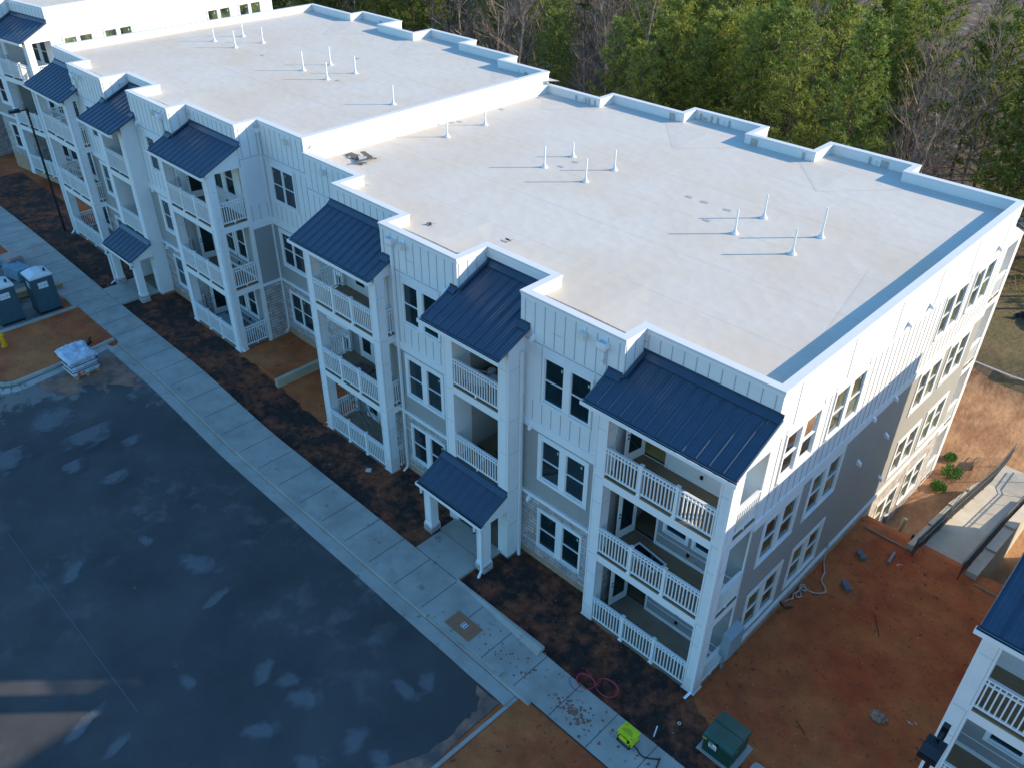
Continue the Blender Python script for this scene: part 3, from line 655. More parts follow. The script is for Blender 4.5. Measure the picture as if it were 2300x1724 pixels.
# scuppers and unlined cut-outs on the inner faces of the rear parapet
for x, y, zb, kind in [(-21.25, 17.94, 0, 0), (-20.6, 17.94, 0, 0), (-20.38, 17.94, 0, 0), (-20.0, 17.94, 0, 0), (-15.0, 20.01, 0, 0), (-14.75, 20.01, 0, 1), (-14.4, 20.01, 0, 0), (-14.05, 20.01, 0, 0), (-13.4, 20.01, 0, 0), (-16.0, 19.02, 0, 2), (-11.2, 18.59, 0, 2), (-8.75, 18.59, 0, 0), (-5.8, 20.12, 0, 2), (-6.45, 20.12, 0, 0), (-24.9, 17.99, .6, 1), (-40.2, 20.17, .6, 1)]:
    q = MB(); wd = {0: .055, 1: .11, 2: .16}[kind]; q.box(x-wd, x+wd, y-.012, y-.002, ZR+zb-.0+(.04 if kind == 1 else 0), ZR+zb+(.16 if kind == 1 else .3)); q.build('rear_scupper', M['patch'], apt)
for x, y, zb in [(-20.85, 17.94, 0), (-13.75, 20.01, 0), (-6.2, 20.12, 0), (-25.5, 17.99, .6)]:
    q = MB(); q.cyl((x, y-.02, ZR+zb+.13), (x, y-.002, ZR+zb+.13), .075, n=12); q.build('overflow_hole', M['lens'], apt)
# meter cabinet on the end wall
q = MB(); q.box(0.005, .30, 1.25, 2.05, .85, 1.75); q.prism([(.005, 1.25, 1.75), (.30, 1.25, 1.75), (.005, 1.25, 1.88)], (0, 0, 0), (0, .8, 0)); q.box(.02, .08, 1.5, 1.58, -.1, .85)
M['cabinet'] = mat('galvanised_cabinet', (.28, .36, .40), .45, .05)
q.build('meter_cabinet', M['cabinet'], apt)
# rear corner porch seen edge-on at the far end of the end wall
Mb = Matrix.Translation((0, 21.05, 0)) @ Matrix.Diagonal((1, -1, 1, 1))
rb = MB(Mb); rb.box(-.42, 0, 0, .42, -4, 9.0); rb.box(-4.64, -4.22, 0, .42, -4, 9.0)
for z in (-3.2,)+FL: rb.box(-4.2, -.02, .01, .14, z-.36, z-.05); rb.box(-.12, 0, .42, 1.68, z-.36, z-.06)
rb.prism([(-.12, 0, 9.0), (-.12, 1.68, 9.0), (-.12, 1.68, 9.9), (-.12, 0, 9.2)], (0, 0, 0), (.12, 0, 0)); rb.box(-4.2, -.13, 1.55, 1.66, -4, 9.2); rb.build('porch_column', M['trim'], apt)
for z in (-3.2,)+FL:
    railing(fr(Mb, -.05, 0, 0, 1, 1, 0), .42, 1.66, z).build('railing', M['trim'], apt)
    q = MB(Mb); q.box(-4.2, -.003, .15, 1.54, z-.05, z); q.build('deck_floor', M['deckwood'], apt)
metal_roof(apt, Mb, -4.9, .12, -.28, 9.17, 1.68, 10.12)

left = thing('neighbouring_apartment_building', 'white apartment building with a sunlit end wall in the top left corner', 'apartment building', (-56, 8, 1.4))
B3 = T(-52.96, 2.23, 1.44, rot=R(7.5))
half(left, B3, bays=(1, 0, 0), full=False, zlow=-5.2, opts=('closed',))
right = thing('neighbouring_apartment_building', 'white apartment building cut off by the lower right corner, under a dark porch roof', 'apartment building', (14, 8, -.2))
half(right, T(6.3, -.1, -.2, mx=-1), bays=(1, 0, 0), full=False, opts=('closed',))

# ------------------------------------------------------------------ the ground
def axis(a, b, coarse, fine, f0, f1):
    out = []; x = a
    while x < b: out.append(x); x += fine if f0 <= x < f1 else coarse
    out.append(b); return out
xs = axis(-230, 120, 5, 1., -60, 20); ys = axis(-70, 260, 5, .75, -12, 46)
tv = [(x, y, zg(x, y)) for y in ys for x in xs]; nx_ = len(xs)
tf = [(j*nx_+i, j*nx_+i+1, (j+1)*nx_+i+1, (j+1)*nx_+i) for j in range(len(ys)-1) for i in range(nx_-1)]
def regm(f):
    x = sum(tv[k][0] for k in f)/4; y = sum(tv[k][1] for k in f)/4
    e = noise.noise(Vector((x*.25, y*.25, 0)))*1.6
    if y > 45+e or (x < -50 and y > 24): return 3
    if y > 30.7+e*.25: return 2
    if y > 12.6: return 1
    return 0
g = MB(); g.v = [Vector(v) for v in tv]; g.f = tf; g.mi = [regm(f) for f in tf]
gr = g.build('ground', [M['soil'], M['mud'], M['grass'], M['forest']], smooth=True, kind='structure')

def sheet(name, poly_fn, x0, x1, y0f, y1f, dz, m, step=.5, ny=3, kind='structure', thick=0.):
    """strip along x between y0f(x) and y1f(x), draped over the ground at height dz"""
    b = MB(); n = int((x1-x0)/step)+1; vs = []
    for i in range(n+1):
        x = x0+(x1-x0)*i/n
        for j in range(ny+1):
            y = y0f(x)+(y1f(x)-y0f(x))*j/ny; vs.append((x, y, base(x)+dz))
    k = ny+1; fs = [(i*k+j, (i+1)*k+j, (i+1)*k+j+1, i*k+j+1) for i in range(n) for j in range(ny)]
    if thick:
        o = len(vs)
        for i in range(n+1):
            for j in (0, ny): v = vs[i*k+j]; vs.append((v[0], v[1], v[2]-thick))
        for i in range(n):
            fs.append((o+2*i, o+2*i+2, (i+1)*k, i*k)); fs.append((i*k+ny, (i+1)*k+ny, o+2*i+3, o+2*i+1))
        fs.append((o, 0, ny, o+1)); fs.append((n*k, o+2*n, o+2*n+1, n*k+ny))
    b.raw(vs, fs); return b.build(name, m, kind=kind)
def base(x): return .55*sm((-20-x)/8)
wob = lambda x, a, f, s: a*noise.noise(Vector((x*f, s, 0)))
# asphalt lot, gutter, kerb, sidewalk
def asp_y0(x): return -60
b = MB(); pts = []
N = 60
vs = []; fs = []
xsA = [-75+i*(75-4.1)/70 for i in range(71)]
for x in xsA:
    top = -4.5
    for j in range(13): vs.append((x, top-(j/12)**1.5*55, base(x)+.012))
for i in range(70):
    for j in range(12): fs.append((i*13+j+1, (i+1)*13+j+1, (i+1)*13+j, i*13+j))
b.raw(vs, fs); b.build('parking_lot', M['asphalt'], kind='structure')
M['clayspill'] = mat('clay_washed_paving', (.34, .17, .11), .95, .25, 1.5, col2=(.115, .095, .085), mix=(.4, .6), mscale=.9, bump=.4, bscale=18)
def blob(name, pts, z, m, kind='structure', jit=.12, sub=5):
    out = []
    for p, q in zip(pts, pts[1:]+pts[:1]):
        for k in range(sub):
            t = k/sub; x = p[0]+(q[0]-p[0])*t; y = p[1]+(q[1]-p[1])*t
            out.append((x+random.uniform(-jit, jit), y+random.uniform(-jit, jit), base(x)+z))
    bb = MB(); bb.face(out); return bb.build(name, m, kind=kind)
blob('clay_spill', [(-5.15, -4.52), (-4.5, -5.1), (-4.4, -5.8), (-4.3, -6.5), (-4.5, -7.6), (-5.6, -9.2), (-7.0, -11.5), (-4.1, -11.5), (-4.1, -4.52)], .018, M['clayspill'], jit=.08)
blob('clay_spill', [(-31.3, -4.7), (-28.5, -4.6), (-27.6, -5.0), (-28.9, -5.6), (-28.3, -6.2), (-29.6, -6.6), (-29.2, -7.6), (-30.2, -8.0), (-31.3, -8.3)], .018, M['clayspill'], jit=.22)
sheet('gutter', None, -32, -3.95, lambda x: -4.5+wob(x, .02, .8, 3), lambda x: -4.02, .022, M['conc'], thick=.05)
kb = MB()
def kerb(mb, x0, x1, y0, y1, h=.12):
    n = max(1, int((x1-x0)/1.5))
    for i in range(n):
        a = x0+(x1-x0)*i/n+.006; c = x0+(x1-x0)*(i+1)/n-.006; z = base((a+c)/2)
        mb.raw([(a, y0, base(a)-.1), (c, y0, base(c)-.1), (c, y1, base(c)-.1), (a, y1, base(a)-.1), (a, y0+.05, base(a)+h), (c, y0+.05, base(c)+h), (c, y1, base(c)+h), (a, y1, base(a)+h)],
               [(0, 1, 5, 4), (1, 2, 6, 5), (2, 3, 7, 6), (3, 0, 4, 7), (4, 5, 6, 7)])
kerb(kb, -32, -8.3, -4.02, -3.845); kerb(kb, -5.0, -3.4, -4.02, -3.845); kerb(kb, -8.3, -5.0, -4.02, -3.845, .035); kerb(kb, -60, -37.1, -4.02, -3.845)
kb.build('kerb', M['kerbc'] if 'kerbc' in M else M['conc'], kind='structure')
sw = sheet('sidewalk', None, -62, 3, lambda x: -3.84, lambda x: -2.13-.14*sm((x+9)/7)+.25*sm((-30-x)/20), .115, M['conc'], thick=.2)
jt = MB()
x = -61.2
while x < 2.8:
    y1 = -2.14-.14*sm((x+9)/7)+.25*sm((-30-x)/20); jt.box(x-.011, x+.011, -3.835, y1, base(x)+.10, base(x)+.1185); x += 1.5
jt.box(-62, -8.4, -3.846, -3.838, -.1, .10); jt.box(-4.9, 3, -3.846, -3.838, -.1, .10); jt.build('sidewalk_joint', M['joint'], kind='structure')
fk = MB()      # low concrete upstand beside the ramped part of the walk
fk.raw([(-8.8, -2.10, .1), (-4.45, -2.12, .1), (-4.45, -2.48, .117), (-8.7, -2.2, .117), (-8.8, -2.06, .13), (-4.45, -2.10, .26), (-4.45, -2.24, .26), (-8.7, -2.12, .13)],
       [(4, 5, 6, 7), (7, 6, 2, 3), (0, 1, 5, 4), (1, 2, 6, 5), (0, 4, 7, 3)]); fk.build('walk_upstand', M['conc'], kind='structure')
for x0, x1, nm in ((-11.05, -8.75, 0), (-38.05, -35.75, .0)):
    e = MB(); z = base(x0); e.box(x0, x1, -2.12, -.85, z-.1, z+.118); e.box(x0-.1, x1+.1, -.849, .05, z-.1, z+.06+.058); e.build('entry_walk', M['conc'], kind='structure')
    q = MB(); q.box(x0, x1, -2.125, -2.11, z, z+.1215); q.box(x0-.1, x1+.1, -.86, -.848, z, z+.1215); q.build('walk_joint', M['joint'], kind='structure')
# planting beds between walk and building
def bed(x0, x1, y1f, name='planting_bed'): return sheet(name, None, x0, x1, lambda x: -2.12-.14*sm((x+9)/7)+.25*sm((-30-x)/20), y1f, .02, M['mulch'], step=.25, ny=2)
bed(-8.7, 3.5, lambda x: (.72 if x < -4.64 else (-.02+wob(x, .2, 1.5, 2) if x < .2 else -.35-.8*sm((x-.2)/3)+wob(x, .3, 2.5, 5))))
bed(-20, -11.1, lambda x: .72 if -15 < x < -11.6 else (.0 if x > -19.6 else -.1+wob(x, .25, 2, 1)))
bed(-27, -20, lambda x: -.05-.5*sm((-20-x)/7)*0+wob(x, .35, 1.7, 3))
bed(-35.7, -27, lambda x: .72 if -35 < x < -31.7 else .02)
bed(-60, -38.1, lambda x: (.72 if -42 < x < -38.5 else (0. if x > -46.8 else 1.5)))
# island of soil between the two kerb arms on the far side
isl = MB(); zi = .55
ip = [(-37.05, -3.86), (-32.75, -3.86), (-32.2, -6.9), (-32.1, -8.9), (-32.9, -9.5), (-37.2, -9.8)]
isl.face([(x, y, zi+.07) for x, y in ip][::-1]); isl.build('soil_island', M['mulchred'] if 'mulchred' in M else M['soil'], kind='structure')
ka = MB()
def arm(pts, w, z0, z1, mb):
    for (p, q) in zip(pts, pts[1:]):
        p = Vector(p); q = Vector(q); d = (q-p).normalized(); nn = Vector((-d.y, d.x))*w/2
        mb.prism([(*(p-nn), 0), (*(q-nn), 0), (*(q+nn), 0), (*(p+nn), 0)], (0, 0, z0), (0, 0, z1))
arm([(-37.15, -3.9), (-37.25, -12)], .22, zi-.1, zi+.14, ka)
rc = [(-32.55, -3.9), (-32.1, -6.9)]+[(-32.75+.75*math.cos(a), -8.6+.75*math.sin(a)-.15) for a in [R(t) for t in (0, -20, -40, -60, -80, -100, -120)]]+[(-36, -10.6)]
arm(rc, .16, zi-.1, zi+.14, ka); ka.build('kerb', M['conc'], kind='structure')
kg = MB(); rg = [(-32.2, -4.3), (-31.7, -6.9)]+[(-32.7+1.2*math.cos(a), -8.65+1.2*math.sin(a)-.15) for a in [R(t) for t in (0, -20, -40, -60, -80, -100, -120)]]+[(-36, -11.0)]
arm(rg, .45, zi-.05, zi+.03, kg); kg.build('gutter', M['conc'], kind='structure')
kc = MB(); arm([(-3.86, -4.03), (-4.0, -9.5)], .13, -.1, .015, kc); arm([(-4.0, -9.5), (-4.3, -14)], .13, -.1, .03, kc); kc.build('gutter', M['conc'], kind='structure')
rs = MB(); rs.box(-3.78, 2.5, -14, -3.86, -.1, .03)
sheet('clay_verge', None, -3.78, 3, lambda x: -16, lambda x: -3.86, .035, M['soil'], step=.5)
sheet('clay_verge', None, -2.6, 3, lambda x: -16, lambda x: -3.9-2.2*sm((-.2-x)/2.2)+wob(x, .3, 2, 8), .045, M['soil'], step=.25)

def dustmat():
    m = bpy.data.materials.new('dust_film'); m.use_nodes = True; n = m.node_tree; L = n.links; p = n.nodes['Principled BSDF']; p.inputs['Base Color'].default_value = (.20, .205, .21, 1); p.inputs['Roughness'].default_value = .9
    tc = n.nodes.new('ShaderNodeTexCoord'); uv = n.nodes.new('ShaderNodeVectorMath'); uv.operation = 'SUBTRACT'; uv.inputs[1].default_value = (.5, .5, 0); L.new(tc.outputs['Generated'], uv.inputs[0])
    mp = n.nodes.new('ShaderNodeMapping'); mp.inputs['Scale'].default_value = (1, 1, 0); L.new(uv.outputs[0], mp.inputs[0]); ln = n.nodes.new('ShaderNodeVectorMath'); ln.operation = 'LENGTH'; L.new(mp.outputs[0], ln.inputs[0])
    oi = n.nodes.new('ShaderNodeObjectInfo'); nz = n.nodes.new('ShaderNodeTexNoise'); nz.noise_dimensions = '3D'; nz.inputs['Scale'].default_value = 1.6; nz.inputs['Detail'].default_value = 10; nz.inputs['Roughness'].default_value = .7; nz.inputs['Distortion'].default_value = .6
    L.new(tc.outputs['Object'], nz.inputs['Vector'])
    a = n.nodes.new('ShaderNodeMath'); a.operation = 'MULTIPLY_ADD'; a.inputs[1].default_value = -1.5; L.new(ln.outputs['Value'], a.inputs[0]); L.new(nz.outputs[0], a.inputs[2])
    r = n.nodes.new('ShaderNodeValToRGB'); r.color_ramp.elements[0].position = .06; r.color_ramp.elements[1].position = .30; r.color_ramp.elements[1].color = (.6, .6, .6, 1); L.new(a.outputs[0], r.inputs[0])
    L.new(r.outputs[0], p.inputs['Alpha']); return m
M['dust'] = dustmat()
for x, y, rx, ry, a in [(-18.56, -9.07, .5, .3, 20), (-16.1, -8.25, 1.1, .6, 30), (-14.2, -8.6, .3, .8, 10), (-10.34, -9.08, .4, .7, 30), (-8.54, -8.7, .8, .5, 50), (-8.54, -10.26, .8, .4, 60), (-12.55, -14.0, .3, 1.0, 20), (-11.15, -13.56, .3, .6, 10), (-6.6, -9.9, .6, .4, 30), (-11.65, -11.0, .5, .3, 20), (-9.5, -8.7, .5, .4, 80), (-19.0, -11.65, .4, .9, 40), (-6.3, -5.6, .4, .5, 30), (-6.26, -8.45, .5, .6, 10), (-5.25, -8.3, .5, .4, 30), (-6.5, -6.3, .8, .35, 10), (-26.1, -8.05, 1.3, 1.5, 20), (-28, -8.8, 1.1, 1.4, 30), (-24.5, -6.8, .6, .6, 30), (-24.6, -9.3, .6, .9, 60), (-22.9, -8.3, .8, .8, 10), (-26.7, -11.1, .9, 1.5, 60)]:
    q = MB(); q.face([(-rx*1.5, -ry*1.5, 0), (rx*1.5, -ry*1.5, 0), (rx*1.5, ry*1.5, 0), (-rx*1.5, ry*1.5, 0)]); o = q.build('dust_patch', M['dust'], kind='structure'); o.location = (x, y, base(x)+.030+.0005*random.random()); o.rotation_euler = (0, 0, R(a))
# tyre-line seams on the lot
cs = MB(); 
for i in range(60):
    x = -23.8+i*.2; y = -12.66+wob(x, .03, 1.5, 2); cs.box(x, x+.19, y-.012, y+.012, base(x)+.008, base(x)+.016)
cs.build('paving_seam', mat('paving_seam', (.12, .14, .15), .9, .3, 6), kind='structure')

# ------------------------------------------------------------------ things on the ground
# retaining wall in the recess
q = MB(); q.box(-23.72, -23.50, -.12, 2.86, -.1, .66); single(q, 'retaining_wall', M['retwall'], 'short clay-stained concrete retaining wall in the recess between the two halves of the long building', 'retaining wall')
# red soil terrace left of it
q = MB(); q.box(-26.9, -23.73, .05, 2.86, .2, .52); q.build('soil_terrace', M['soil'], kind='structure')

# transformer on its pad
tx = thing('transformer_box', 'dark green transformer box on a concrete pad in the red soil', 'transformer', (1.72, -.88, 0))
M['txgreen'] = mat('transformer_green', (.022, .085, .062), .4, .18, 3, spec=.5, col2=(.05, .10, .075), mix=(.45, .7), mscale=1.5)
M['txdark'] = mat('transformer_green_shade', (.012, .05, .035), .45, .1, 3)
q = MB(); q.box(1.12, 2.36, -1.46, -.28, -.12, .06); q.build('pad', M['conc'], tx)
q = MB(); q.box(1.26, 2.20, -1.38, -.42, .06, .74); q.build('cabinet_body', M['txdark'], tx)
q = MB(); x0, x1 = 1.235, 2.225
q.raw([(x0, -1.41, .70), (x1, -1.41, .70), (x1, -.39, .74), (x0, -.39, .74), (x0, -1.41, .82), (x1, -1.41, .82), (x1, -1.30, .90), (x0, -1.30, .90), (x1, -.86, .93), (x0, -.86, .93), (x1, -.39, .88), (x0, -.39, .88)],
      [(0, 1, 5, 4), (4, 5, 6, 7), (7, 6, 8, 9), (9, 8, 10, 11), (11, 10, 2, 3), (1, 2, 10, 8, 6, 5), (0, 4, 7, 9, 11, 3), (0, 3, 2, 1)]); q.build('lid', M['txgreen'], tx)
q = MB(); q.box(x0-.002, x1+.002, -.868, -.852, .928, .936); q.box(1.69, 1.76, -1.42, -1.409, .66, .80); q.box(1.64, 1.69, -1.418, -1.409, .72, .78); q.build('hasp', M['brass'], tx)
q = MB(); q.cur = 0; q.box(1.44, 1.70, -1.386, -1.381, .40, .62); q.cur = 1; q.box(1.45, 1.57, -1.389, -1.386, .55, .61); q.cur = 2
for k in range(4): q.box(1.46, 1.68, -1.389, -1.386, .42+k*.03, .43+k*.03)
q.cur = 0; q.box(2.201, 2.206, -1.18, -1.06, .60, .63)
q.build('warning_label', [M['trim'], mat('label_red', (.45, .05, .05), .5, 0), M['dark']], tx)
q = MB(); q.box(1.23, 1.36, -1.413, -1.383, .64, .695); q.build('yellow_sticker', mat('label_yellow', (.65, .45, .02), .5, 0), tx)
# in-ground utility box with rounded lid
q = MB(); pp = []
for cx, cy, a0 in ((3.25, -.72, 0), (2.75, -.72, 90), (2.75, -1.35, 180), (3.25, -1.35, 270)):
    for k in range(5): a = R(a0+k*22.5); pp.append((cx+.13*math.cos(a), cy+.13*math.sin(a), 0))
q.prism(pp, (0, 0, -.05), (0, 0, .07)); q.cyl((2.78, -.72, .07), (2.78, -.72, .075), .02)
single(q, 'utility_box', mat('handhole_lid', (.36, .38, .33), .7, .08, 5), 'pale round-cornered utility box lid set in the soil at the bottom edge, beside the transformer', 'utility box')
# yellow power distribution box
px = thing('power_box', 'bright yellow steel power distribution box standing on the sidewalk', 'power box', (-.45, -2.75, .115))
M['yellow'] = mat('yellow_enamel', (.60, .66, .015), .45, .08, 6, spec=.5)
MY = T(-.45, -2.75, .115, rot=R(-2))
q = MB(MY); q.box(-.28, .28, -.21, .21, .13, .16); q.box(-.28, .28, -.21, .21, .40, .44); q.box(-.25, .25, -.18, .18, .16, .40); q.box(-.16, .12, -.24, -.21, .20, .34); q.build('housing', M['yellow'], px)
q = MB(MY)
for sx in (-.23, .23): q.tube([(sx, -.24, .03), (sx, .24, .03)], .025); q.tube([(sx, -.2, .03), (sx, -.2, .2)], .02); q.tube([(sx, .2, .03), (sx, .2, .2)], .02)
q.tube([(-.23, -.24, .03), (.23, -.24, .03)], .02); q.tube([(-.23, .24, .03), (.23, .24, .03)], .02)
for sx in (-.15, 0, .15): q.cyl((sx, -.18, .27), (sx, -.225, .27), .05)
q.build('skid_frame', M['dark'], px)
q = MB(MY)
for k, (a, b_) in enumerate(((-.10, .10), (-.17, .12), (-.20, .14))):
    xx = a
    while xx < b_: L_ = random.uniform(.02, .05); q.box(xx, xx+L_, .03-k*.055, .045-k*.055, .44, .443); xx += L_+.008
q.box(-.22, -.16, .12, .14, .44, .443); q.box(.20, .25, -.16, -.14, .44, .443); q.build('printed_text', M['dark'], px)
cb = MB(); cp_ = [(-.24, -2.83, .25), (-.16, -2.80, .16), (-.06, -2.80, .135), (.06, -2.86, .135), (.2, -2.88, .135), (.32, -2.82, .135), (.46, -2.72, .135), (.60, -2.60, .135), (.63, -2.66, .135), (.70, -2.86, .135), (.9, -3.3, .135), (1.2, -3.8, .14), (1.3, -4.4, .06)]
cb.tube(cp_, .02, 6); single(cb, 'power_cable', M['dark'], 'thick black cable trailing from the yellow power box over the sidewalk', 'cable', smooth=True)
# survey stake and washer
q = MB(); q.cyl((.02, -2.08, .05), (-.10, -1.74, .10), .022); single(q, 'survey_stake', M['pvc'], 'white plastic stake lying on the dark soil beside the yellow power box', 'stake')
q = MB(); rr = [(.30+.045*math.cos(R(a)), -1.15+.045*math.sin(R(a)), .05) for a in range(0, 361, 30)]; q.tube(rr, .012); single(q, 'pipe_ring', M['pvc'], 'tiny white pipe ring lying in the dark soil near the corner column', 'ring')
# red hose coils
M['redhose'] = mat('red_hose', (.50, .045, .07), .5, .05)
def ringpts(cx, cy, rx, ry, z, a0=0, a1=360, w=0.):
    return [(cx+(rx+w*math.sin(3*R(a)))*math.cos(R(a)), cy+(ry+w*math.cos(2*R(a)))*math.sin(R(a)), z+.01*math.sin(R(a)*2)) for a in range(a0, a1+1, 12)]
q = MB()
for k in range(3): q.tube(ringpts(-2.05+.01*k, -1.80, .36+.015*k, .30+.012*k, .13+.008*k, w=.01), .011, 5); q.tube(ringpts(-2.66-.01*k, -2.10, .30+.014*k, .24+.01*k, .14+.01*k, w=.012), .011, 5)
q.tube([(-3.0, -1.72, .14), (-2.75, -1.80, .17), (-2.55, -1.90, .18), (-2.33, -1.95, .16), (-2.25, -1.9, .14)], .011, 5); q.tube([(-2.35, -1.7, .15), (-2.34, -1.85, .16), (-2.3, -2.0, .15)], .011, 5)
single(q, 'red_hose_coil', M['redhose'], 'thin red hose left in two loops half on the sidewalk, half on the dark soil', 'hose', smooth=True)
q = MB(); q.tube(ringpts(-2.78, -2.3, .34, .26, .125, 150, 330), .006, 4); single(q, 'electric_wire', M['dark'], 'thin black cord curled beside the red hose on the sidewalk', 'wire')
# tactile warning mat
M['brick'] = mat('orange_tactile_mat', (.34, .17, .09), .8, .12, 6)
tm = thing('tactile_mat', 'worn orange tactile warning mat with a white tag, set in the sidewalk ramp', 'warning mat', (-7.05, -3.33, .118))
q = MB(); q.box(-7.66, -6.46, -3.70, -3.0, .10, .124)
for i in range(20):
    for j in range(11): x = -7.61+i*.0575; y = -3.66+j*.0615; q.box(x-.014, x+.014, y-.014, y+.014, .124, .129)
q.build('mat_pad', M['brick'], tm)
q = MB(); q.cur = 0; q.box(-7.16, -6.94, -3.42, -3.22, .129, .133); q.cur = 1
q.box(-7.14, -7.07, -3.31, -3.24, .133, .134); q.box(-7.03, -6.96, -3.31, -3.24, .133, .134); q.box(-7.14, -7.07, -3.40, -3.33, .133, .134); q.box(-7.03, -6.96, -3.40, -3.33, .133, .134)
q.build('tag', [M['trim'], mat('tag_ink', (.08, .13, .22), .6, 0)], tm)
# clods of clay on the walk
M['clod'] = mat('dried_clay', (.27, .13, .085), .95, .2, 8)
def scatter_clods(name, cx, cy, sx, sy, n, z, lab, rs=(.02, .08)):
    q = MB()
    for i in range(n):
        x = random.gauss(cx, sx); y = random.gauss(cy, sy); r = random.uniform(*rs)*random.random()**.5
        pts = []; k = 7
        for j in range(k): a = 2*math.pi*j/k; rr_ = r*random.uniform(.5, 1.3); pts.append((x+rr_*math.cos(a), y+rr_*math.sin(a), 0))
        q.prism(pts, (0, 0, z), (0, 0, z+.004+r*.12))
    o = single(q, name, M['clod'], lab, 'clay clods'); o['kind'] = 'stuff'; return o
scatter_clods('clay_clods', -2.26, -3.2, .33, .18, 130, .112, 'smear of trodden red clay clods on the sidewalk near the red hose')
scatter_clods('clay_clods', -.6, -3.1, 1.4, .35, 70, .112, 'loose crumbs of red clay along the sidewalk near the yellow box')
scatter_clods('clay_clods', -4.9, -3.1, 1.0, .35, 46, .112, 'loose crumbs of red clay on the ramped part of the sidewalk')
# rock, blocks, tube, sticks, scraps in the yard
def lump(name, c, r, m, lab, cat, sq=(1, .8, .7), group=None, seed=0):
    bm = bmesh.new(); bmesh.ops.create_icosphere(bm, subdivisions=3, radius=r)
    for v in bm.verts:
        k = 1+.35*noise.noise(v.co*(2.2/r)+Vector((seed, seed*2, 0)))+.12*noise.noise(v.co*(7/r)); v.co = Vector((v.co.x*k*sq[0], v.co.y*k*sq[1], v.co.z*k*sq[2]+r*sq[2]*.5))
    me = bpy.data.meshes.new(name); bm.to_mesh(me); bm.free(); me.materials.append(m); o = bpy.data.objects.new(name, me); COL.objects.link(o); o.location = c
    o['label'] = lab; o['category'] = cat
    if group: o['group'] = group
    return o
M['rock'] = mat('sandstone_rock', (.36, .24, .17), .9, .3, 6, bump=.5)
lump('rock', (4.52, 3.5, zg(4.5, 3.5)-.03), .24, M['rock'], 'brown rock the size of a bucket lying alone on the red soil yard', 'rock')
M['block'] = mat('blue_grey_block', (.17, .18, .20), .85, .2, 8)
def block(x, y, rot, lab):
    z = zg(x, y)
    q = MB(T(x, y, z-.02, rot=rot)); 
    for k in (-1, 1):
        q.box(-.22, .22, k*.055-.05, k*.055+.05, 0, .18)
    q.box(-.22, -.19, -.1, .1, .18, .19); q.box(-.02, .02, -.1, .1, .18, .19); q.box(.19, .22, -.1, .1, .18, .19)
    return single(q, 'concrete_block', M['block'], lab, 'concrete block', 'grey blocks in the yard')
block(.98, 9.7, R(-35), 'grey concrete block in the yard nearest the timber edging'); block(1.3, 7.85, R(-40), 'grey concrete block in the middle of the yard, beside the pale hose')
z = zg(1.8, 10.4); q = MB(); q.cyl((1.86, 10.1, z+.06), (1.80, 10.75, z+.06), .055, n=12); single(q, 'pipe_offcut', mat('grey_pipe', (.26, .29, .31), .5, .05), 'short grey pipe offcut lying on the red soil near the ramp', 'pipe')
M['stick'] = mat('dark_stick', (.05, .03, .02), .9, .2)
for pts, lab in (([(2.62, 7.4), (2.80, 7.1), (2.98, 6.85), (3.14, 6.6)], 'thin dark curved stick on the open red soil behind the orange scrap'), ([(2.76, 1.55), (2.95, 1.42), (3.1, 1.35), (3.22, 1.24)], 'thin reddish stick lying between the transformer and the rock')):
    q = MB(); q.tube([(x, y, zg(x, y)+.02) for x, y in pts], .013, 5); single(q, 'stick', M['stick'], lab, 'stick')
M['scrap'] = mat('white_scrap', (.62, .58, .54), .8, .1, 20); M['oscrap'] = mat('orange_scrap', (.52, .27, .10), .8, .1)
for x, y, r, lab, m in ((5.33, 4.05, .10, 'crumpled white scrap on the soil beside the rock', 'scrap'), (3.2, 7.35, .07, 'small orange wood chip on the open red soil', 'oscrap'), (2.18, 10.3, .09, 'white crumpled scrap at the foot of the ramp', 'scrap')):
    q = MB()
    for k in range(5):
        xx, yy = x+random.uniform(-r, r), y+random.uniform(-r, r); q.prism([(xx+random.uniform(-r, r)*.7, yy+random.uniform(-r, r)*.7, random.uniform(0, .03)) for _ in range(4)], (0, 0, zg(x, y)+.01), (0, 0, zg(x, y)+.02))
    single(q, 'scrap', M[m], lab, 'scrap')
q = MB()
for i in range(150):
    if i < 90: x, y = random.uniform(.5, 6.2), random.uniform(-1, 11)
    else:
        x = random.uniform(-20, 1); y = random.uniform(-2, -.1)
        if -11.3 < x < -8.2: continue
    r = random.uniform(.008, .03); z = (zg(x, y) if x > .4 else base(x)+.03)+.005; q.prism([(x+random.uniform(-r, r), y+random.uniform(-r, r), 0) for _ in range(4)], (0, 0, z), (0, 0, z+.012))
o = single(q, 'litter_specks', M['scrap'], 'tiny pale scraps sprinkled over the red soil yard and the dark bed', 'litter'); o['kind'] = 'stuff'
q = MB()
for i in range(900):
    x, y = random.uniform(.3, 6.3), random.uniform(-1.8, 11); r = random.uniform(.015, .055); z = zg(x, y)
    a = random.random()*6.28; q.raw([(x-r*math.cos(a), y-r*math.sin(a), z), (x+r*math.cos(a), y+r*math.sin(a), z), (x+r*.5*math.sin(a), y-r*.5*math.cos(a), z), (x, y, z+r*.55)], [(0, 1, 3), (1, 2, 3), (2, 0, 3)])
o = single(q, 'soil_clods', M['soil'], 'small clods of red clay covering the yard', 'soil clods'); o['kind'] = 'stuff'
q = MB()
